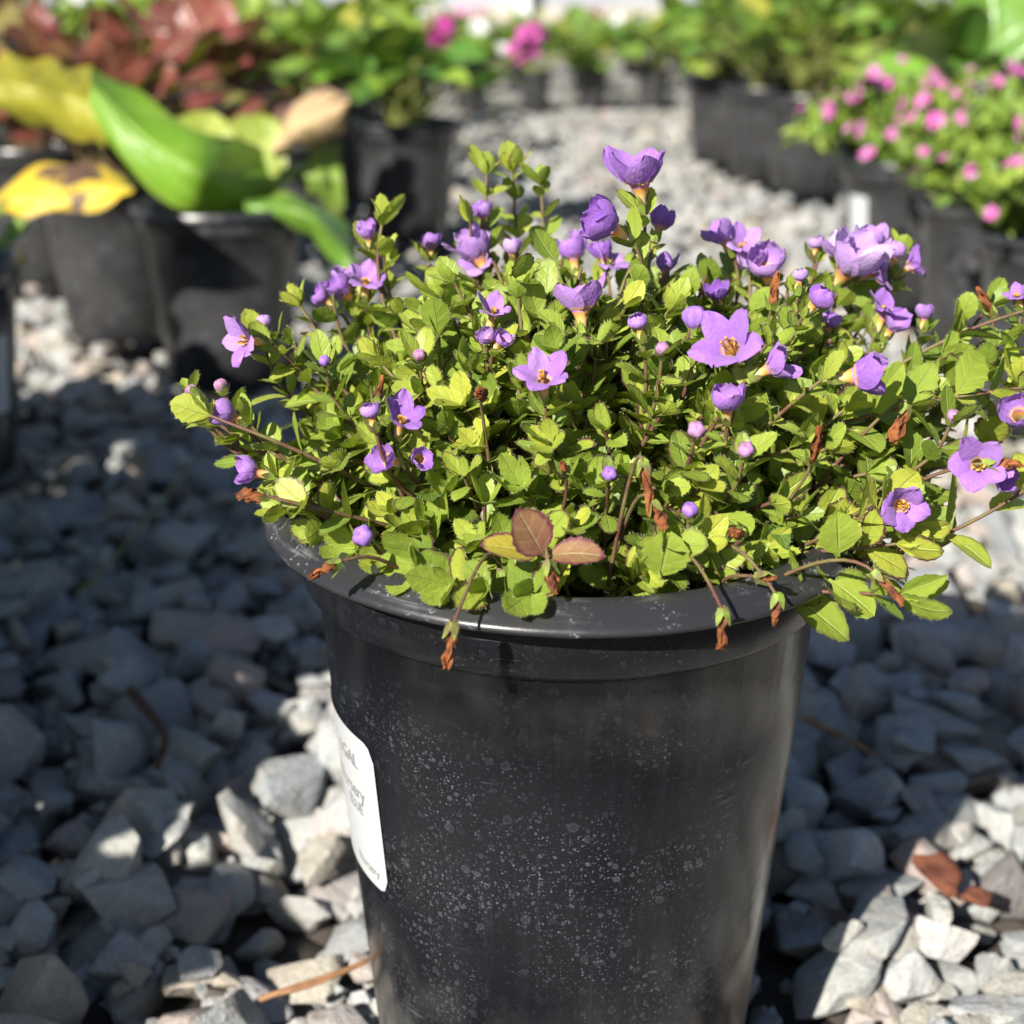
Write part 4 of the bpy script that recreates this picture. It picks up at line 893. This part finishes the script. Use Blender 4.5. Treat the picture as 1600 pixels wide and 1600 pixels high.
M_ROAD = simple('pale_track', (0.38, 0.35, 0.30), 0.9, 0.2, 3.0, 0.2, 0.004)
tk = mk('track', [(-60, 6.0, .0), (60, 6.0, .0), (60, 9.45, .0), (-60, 9.45, .0)], [(0, 1, 2, 3)], M_ROAD, None, (0, 6.0, -.004), smooth=False); tk['kind'] = 'structure'

# ------------------------------------------------------------------ stones
def ico(n):
    bm = bmesh.new(); bmesh.ops.create_icosphere(bm, subdivisions=n, radius=1.0)
    V = np.array([v.co[:] for v in bm.verts]); F = np.array([[v.index for v in f.verts] for f in bm.faces]); bm.free(); return V / np.linalg.norm(V, axis=1)[:, None], F
def stone_shape(dirs, seed):
    g = np.random.default_rng(seed); k = 12; N = g.normal(size=(k, 3)); N /= np.linalg.norm(N, axis=1)[:, None]; h = g.uniform(.5, 1.0, k)
    q = np.maximum(dirs @ N.T, 0) / h; p = 30.0
    r = ((q ** p).sum(1) + 0.35 ** p) ** (-1 / p); r = np.minimum(r, 1.5)
    for f, a in ((2.3, .05), (4.7, .025)):
        w = g.normal(size=(4, 3)) * f; r *= 1 + a * np.sin(dirs @ w.T + g.uniform(0, 6, 4)).sum(1) / 2
    V = dirs * r[:, None]; V *= np.array([1.0, g.uniform(.7, .95), g.uniform(.5, .75)]); return V / np.abs(V[:, :2]).max()
D3, F3 = ico(3); D2, F2 = ico(2); D1, F1 = ico(1)
NVAR = 24
def chip_shape(seed, seg):               # crushed stone: a convex lump with flat broken faces and worn edges
    g = np.random.default_rng(seed); bm = bmesh.new(); n_ = int(g.integers(9, 15))
    P = g.normal(size=(n_, 3)); P /= np.linalg.norm(P, axis=1)[:, None]; P *= g.uniform(.72, 1.0, (n_, 1)); P *= np.array([1.0, g.uniform(.68, .95), g.uniform(.5, .78)])
    for p_ in P: bm.verts.new(p_)
    r_ = bmesh.ops.convex_hull(bm, input=bm.verts[:]); bmesh.ops.delete(bm, geom=[v for v in bm.verts if not v.link_faces], context='VERTS')
    bmesh.ops.dissolve_limit(bm, angle_limit=R(14), verts=bm.verts[:], edges=bm.edges[:])
    bmesh.ops.bevel(bm, geom=bm.edges[:], offset=float(g.uniform(.05, .11)), segments=seg, profile=.6, affect='EDGES', clamp_overlap=True)
    if seg > 1:
        bmesh.ops.subdivide_edges(bm, edges=[e for e in bm.edges if e.calc_length() > .35], cuts=1, use_grid_fill=True)
        for v in bm.verts: v.co *= 1 + .02 * math.sin(7 * v.co.x + seed) * math.sin(6 * v.co.y + 2 * seed) + .01 * g.normal()
    bmesh.ops.triangulate(bm, faces=bm.faces[:]); bm.verts.index_update()
    V = np.array([v.co[:] for v in bm.verts]); F = np.array([[v.index for v in f.verts] for f in bm.faces]); bm.free(); V -= (V.max(0) + V.min(0)) / 2
    return V / np.abs(V[:, :2]).max(), F
def variant(i, lod):
    if i % 4 == 3: return (stone_shape((D3, D2, D1)[lod], 100 + i), (F3, F2, F1)[lod])
    return chip_shape(300 + i, 2 if lod == 0 else 1) if lod < 2 else (stone_shape(D1, 100 + i), F1)
SH3 = [variant(i, 0) for i in range(NVAR)]; SH2 = [variant(i, 1) for i in range(NVAR)]; SH1 = [variant(i, 2) for i in range(NVAR)]
ST_M = [mesh_np('stone', V, F, M_STONE) for V, F in SH3]
for me_ in ST_M: me_.set_sharp_from_angle(angle=R(32))
def rot_small():
    a = U(0, 2 * math.pi); t = rng.normal(0, .38); b = U(0, 2 * math.pi)
    ca, sa, cb, sb, ct, st = math.cos(a), math.sin(a), math.cos(b), math.sin(b), math.cos(t), math.sin(t)
    Rz = np.array([[ca, -sa, 0], [sa, ca, 0], [0, 0, 1]]); Rb = np.array([[cb, -sb, 0], [sb, cb, 0], [0, 0, 1]]); Rx = np.array([[1, 0, 0], [0, ct, -st], [0, st, ct]])
    return Rb @ Rx @ Rb.T @ Rz
PT = np.array(POTS)
def free(x, y, r): return np.all(np.hypot(PT[:, 0] - x, PT[:, 1] - y) > PT[:, 2] + r * 0.55)
STONES = []
cell = 0.004; X0, X1, Y0, Y1 = -1.5, 1.5, 0.22, 4.75
hm = np.full((int((X1 - X0) / cell), int((Y1 - Y0) / cell)), -0.032)
def half_w(y): return 0.13 + 0.37 * y if y < 3.3 else 0.62
def drop(x, y, s, flat):
    if abs(x) > half_w(y) or not free(x, y, s): return
    ix, iy = int((x - X0) / cell), int((y - Y0) / cell); k = max(1, int(s * .8 / cell))
    a0, a1, b0, b1 = max(ix - k, 0), min(ix + k + 1, hm.shape[0]), max(iy - k, 0), min(iy + k + 1, hm.shape[1])
    if a1 <= a0 or b1 <= b0: return
    w = hm[a0:a1, b0:b1]; z = np.percentile(w, 55) + s * .62 * .55
    z = min(z, 0.004 - s * .25)
    gx, gy = np.meshgrid(np.arange(a0, a1) - ix, np.arange(b0, b1) - iy, indexing='ij'); d2 = (gx ** 2 + gy ** 2) * cell ** 2 / (s * s * .8)
    hm[a0:a1, b0:b1] = np.maximum(w, np.where(d2 < 1, z + s * .55 * np.sqrt(np.maximum(0, 1 - d2)), -1))
    STONES.append((x, y, z, s))
def scatter(y0, y1, sp, jitter, smin, smax, prob=1.0):
    for y in np.arange(y0, y1, sp):
        hw = half_w(y); row = np.arange(-hw, hw, sp); rng.shuffle(row)
        for x in row:
            if rng.random() < prob: drop(x + U(-jitter, jitter) * sp, y + U(-jitter, jitter) * sp, U(0, 1) ** 1.6 * (smax - smin) + smin, .6)
scatter(0.26, 1.7, 0.0245, .6, .0100, .0215)
scatter(0.26, 1.7, 0.0245, .8, .0090, .0205)
scatter(0.26, 1.25, 0.0305, .95, .0095, .0210, .9)
scatter(1.7, 3.33, 0.0270, 1.3, .012, .0205)
scatter(1.7, 3.33, 0.0330, 1.3, .011, .0190, .8)
scatter(3.33, 4.7, 0.027, 1.4, .012, .0205); scatter(3.33, 4.7, 0.033, 1.4, .012, .0205, .8)
for _ in range(1500):                    # chips and grit between the stones
    y_ = 0.27 + 0.85 * U(0, 1) ** 1.3; x_ = U(-1, 1) * half_w(y_)
    if hm[int((x_ - X0) / cell), int((y_ - Y0) / cell)] < -0.011: drop(x_, y_, U(.0025, .0065), .6)
S = np.array(STONES); sx, sy, sd = project(S[:, :3]); size = S[:, 3] / sd * FPX
infr = (sx > -40) & (sx < 1640) & (sy > 0) & (sy < 1660) & ~((sx > 560) & (sx < 1190) & (sy > 850)) & ~((sx > 430) & (sx < 1290) & (sy < 960) & (sy > 420))
topz = S[:, 2] + S[:, 3] * .5
low = topz < -0.010
score = np.where(infr & ~low, size, -1); big = set(np.argsort(-score)[:300].tolist())
GV, GF, GL, nacc = [], [], [], 0
for i, (x, y, z, s) in enumerate(STONES):
    v = int(rng.integers(NVAR)); Rm = rot_small(); sc = s * np.array([U(.9, 1.25), U(.85, 1.05), U(.9, 1.15)])
    if i in big:
        inst('stone', ST_M[v], ground, (x, y, z), Rm, sc)
    else:
        A, Fq = SH2[v] if y < 0.95 and s > .006 else SH1[v]
        GV.append((A * sc) @ Rm.T + [x, y, z]); GF.append(Fq + nacc); GL.append(np.tile([U(0, 1), 0, 0, 1], (len(A), 1))); nacc += len(A)
o = mk('gravel', np.concatenate(GV), np.concatenate(GF), M_GRAVEL, ground, (0, 1, 0), np.concatenate(GL)); o.data.set_sharp_from_angle(angle=R(38)); o['kind'] = 'stuff'
print('stones', len(STONES), 'leaves', len(LEAVES), 'hairs', len(HAIRS))

# ------------------------------------------------------------------ litter on the gravel
def on_ground(px, py, z=0.004):
    d = ray(px, py); t = (CAM_Z - z) / -d[2]; return np.array([0, 0, CAM_Z]) + d * t
def strand(name, pix, rad, mat, label, cat, z=.004):
    P = np.array([on_ground(a, b, z + c) for a, b, c in pix]); s = np.linspace(0, len(P) - 1, 16); Q = np.stack([np.interp(s, np.arange(len(P)), P[:, k]) for k in range(3)], 1)
    for _ in range(3): Q[1:-1] = (Q[:-2] + 2 * Q[1:-1] + Q[2:]) / 4
    v, f = tube_mesh(Q, np.linspace(rad, rad * .5, 16), 6); return tag(mk(name, v, f, mat, None, P[0]), label, cat)
strand('dry_needle', [(405, 1562, .004), (480, 1535, .006), (560, 1508, .006), (585, 1492, .006)], .0011, M_STRAW, 'dry tan needle leaning across stones to the spotted pot', 'needle')
strand('dry_needle', [(418, 1557, .004), (490, 1540, .006), (555, 1512, .006), (572, 1505, .006)], .0009, M_STRAW, 'short second needle beside the tan one at the spotted pot', 'needle')
strand('twig', [(1255, 1120, .004), (1310, 1145, .005), (1370, 1182, .004)], .0016, M_STRAW, 'reddish brown twig lying in the shade of the spotted pot', 'twig')
strand('twig', [(205, 1080, .004), (235, 1115, .008), (262, 1150, .008), (245, 1200, .003)], .0028, M_TWIG, 'curved dark dead twig on shaded gravel', 'twig')
strand('grass_stalk', [(120, 930, .006), (200, 850, .010), (270, 760, .010), (310, 700, .012)], .0010, M_STEMG, 'thin green stalk lying over shaded gravel', 'stalk')
def chip(px, py, w, h, label, seed):
    p = on_ground(px, py, .008); V = stone_shape(D3, seed) ; g = np.random.default_rng(seed)
    V = V * (1 + .12 * np.sin(V @ g.normal(size=(3, 1)) * 7)) * np.array([w, h, h * .8]); ca, sa = math.cos(-.5), math.sin(-.5)
    V = np.stack([V[:, 0] * ca - V[:, 1] * sa, V[:, 0] * sa + V[:, 1] * ca, V[:, 2]], 1)
    tag(mk('bark_chip', V + p, F3, M_BARK, None, p), label, 'bark chip')
chip(1465, 1365, .0135, .0120, 'large orange-red bark chip among sunlit stones', 901); chip(1525, 1405, .0085, .0060, 'thin red bark sliver beside the large orange chip', 902)
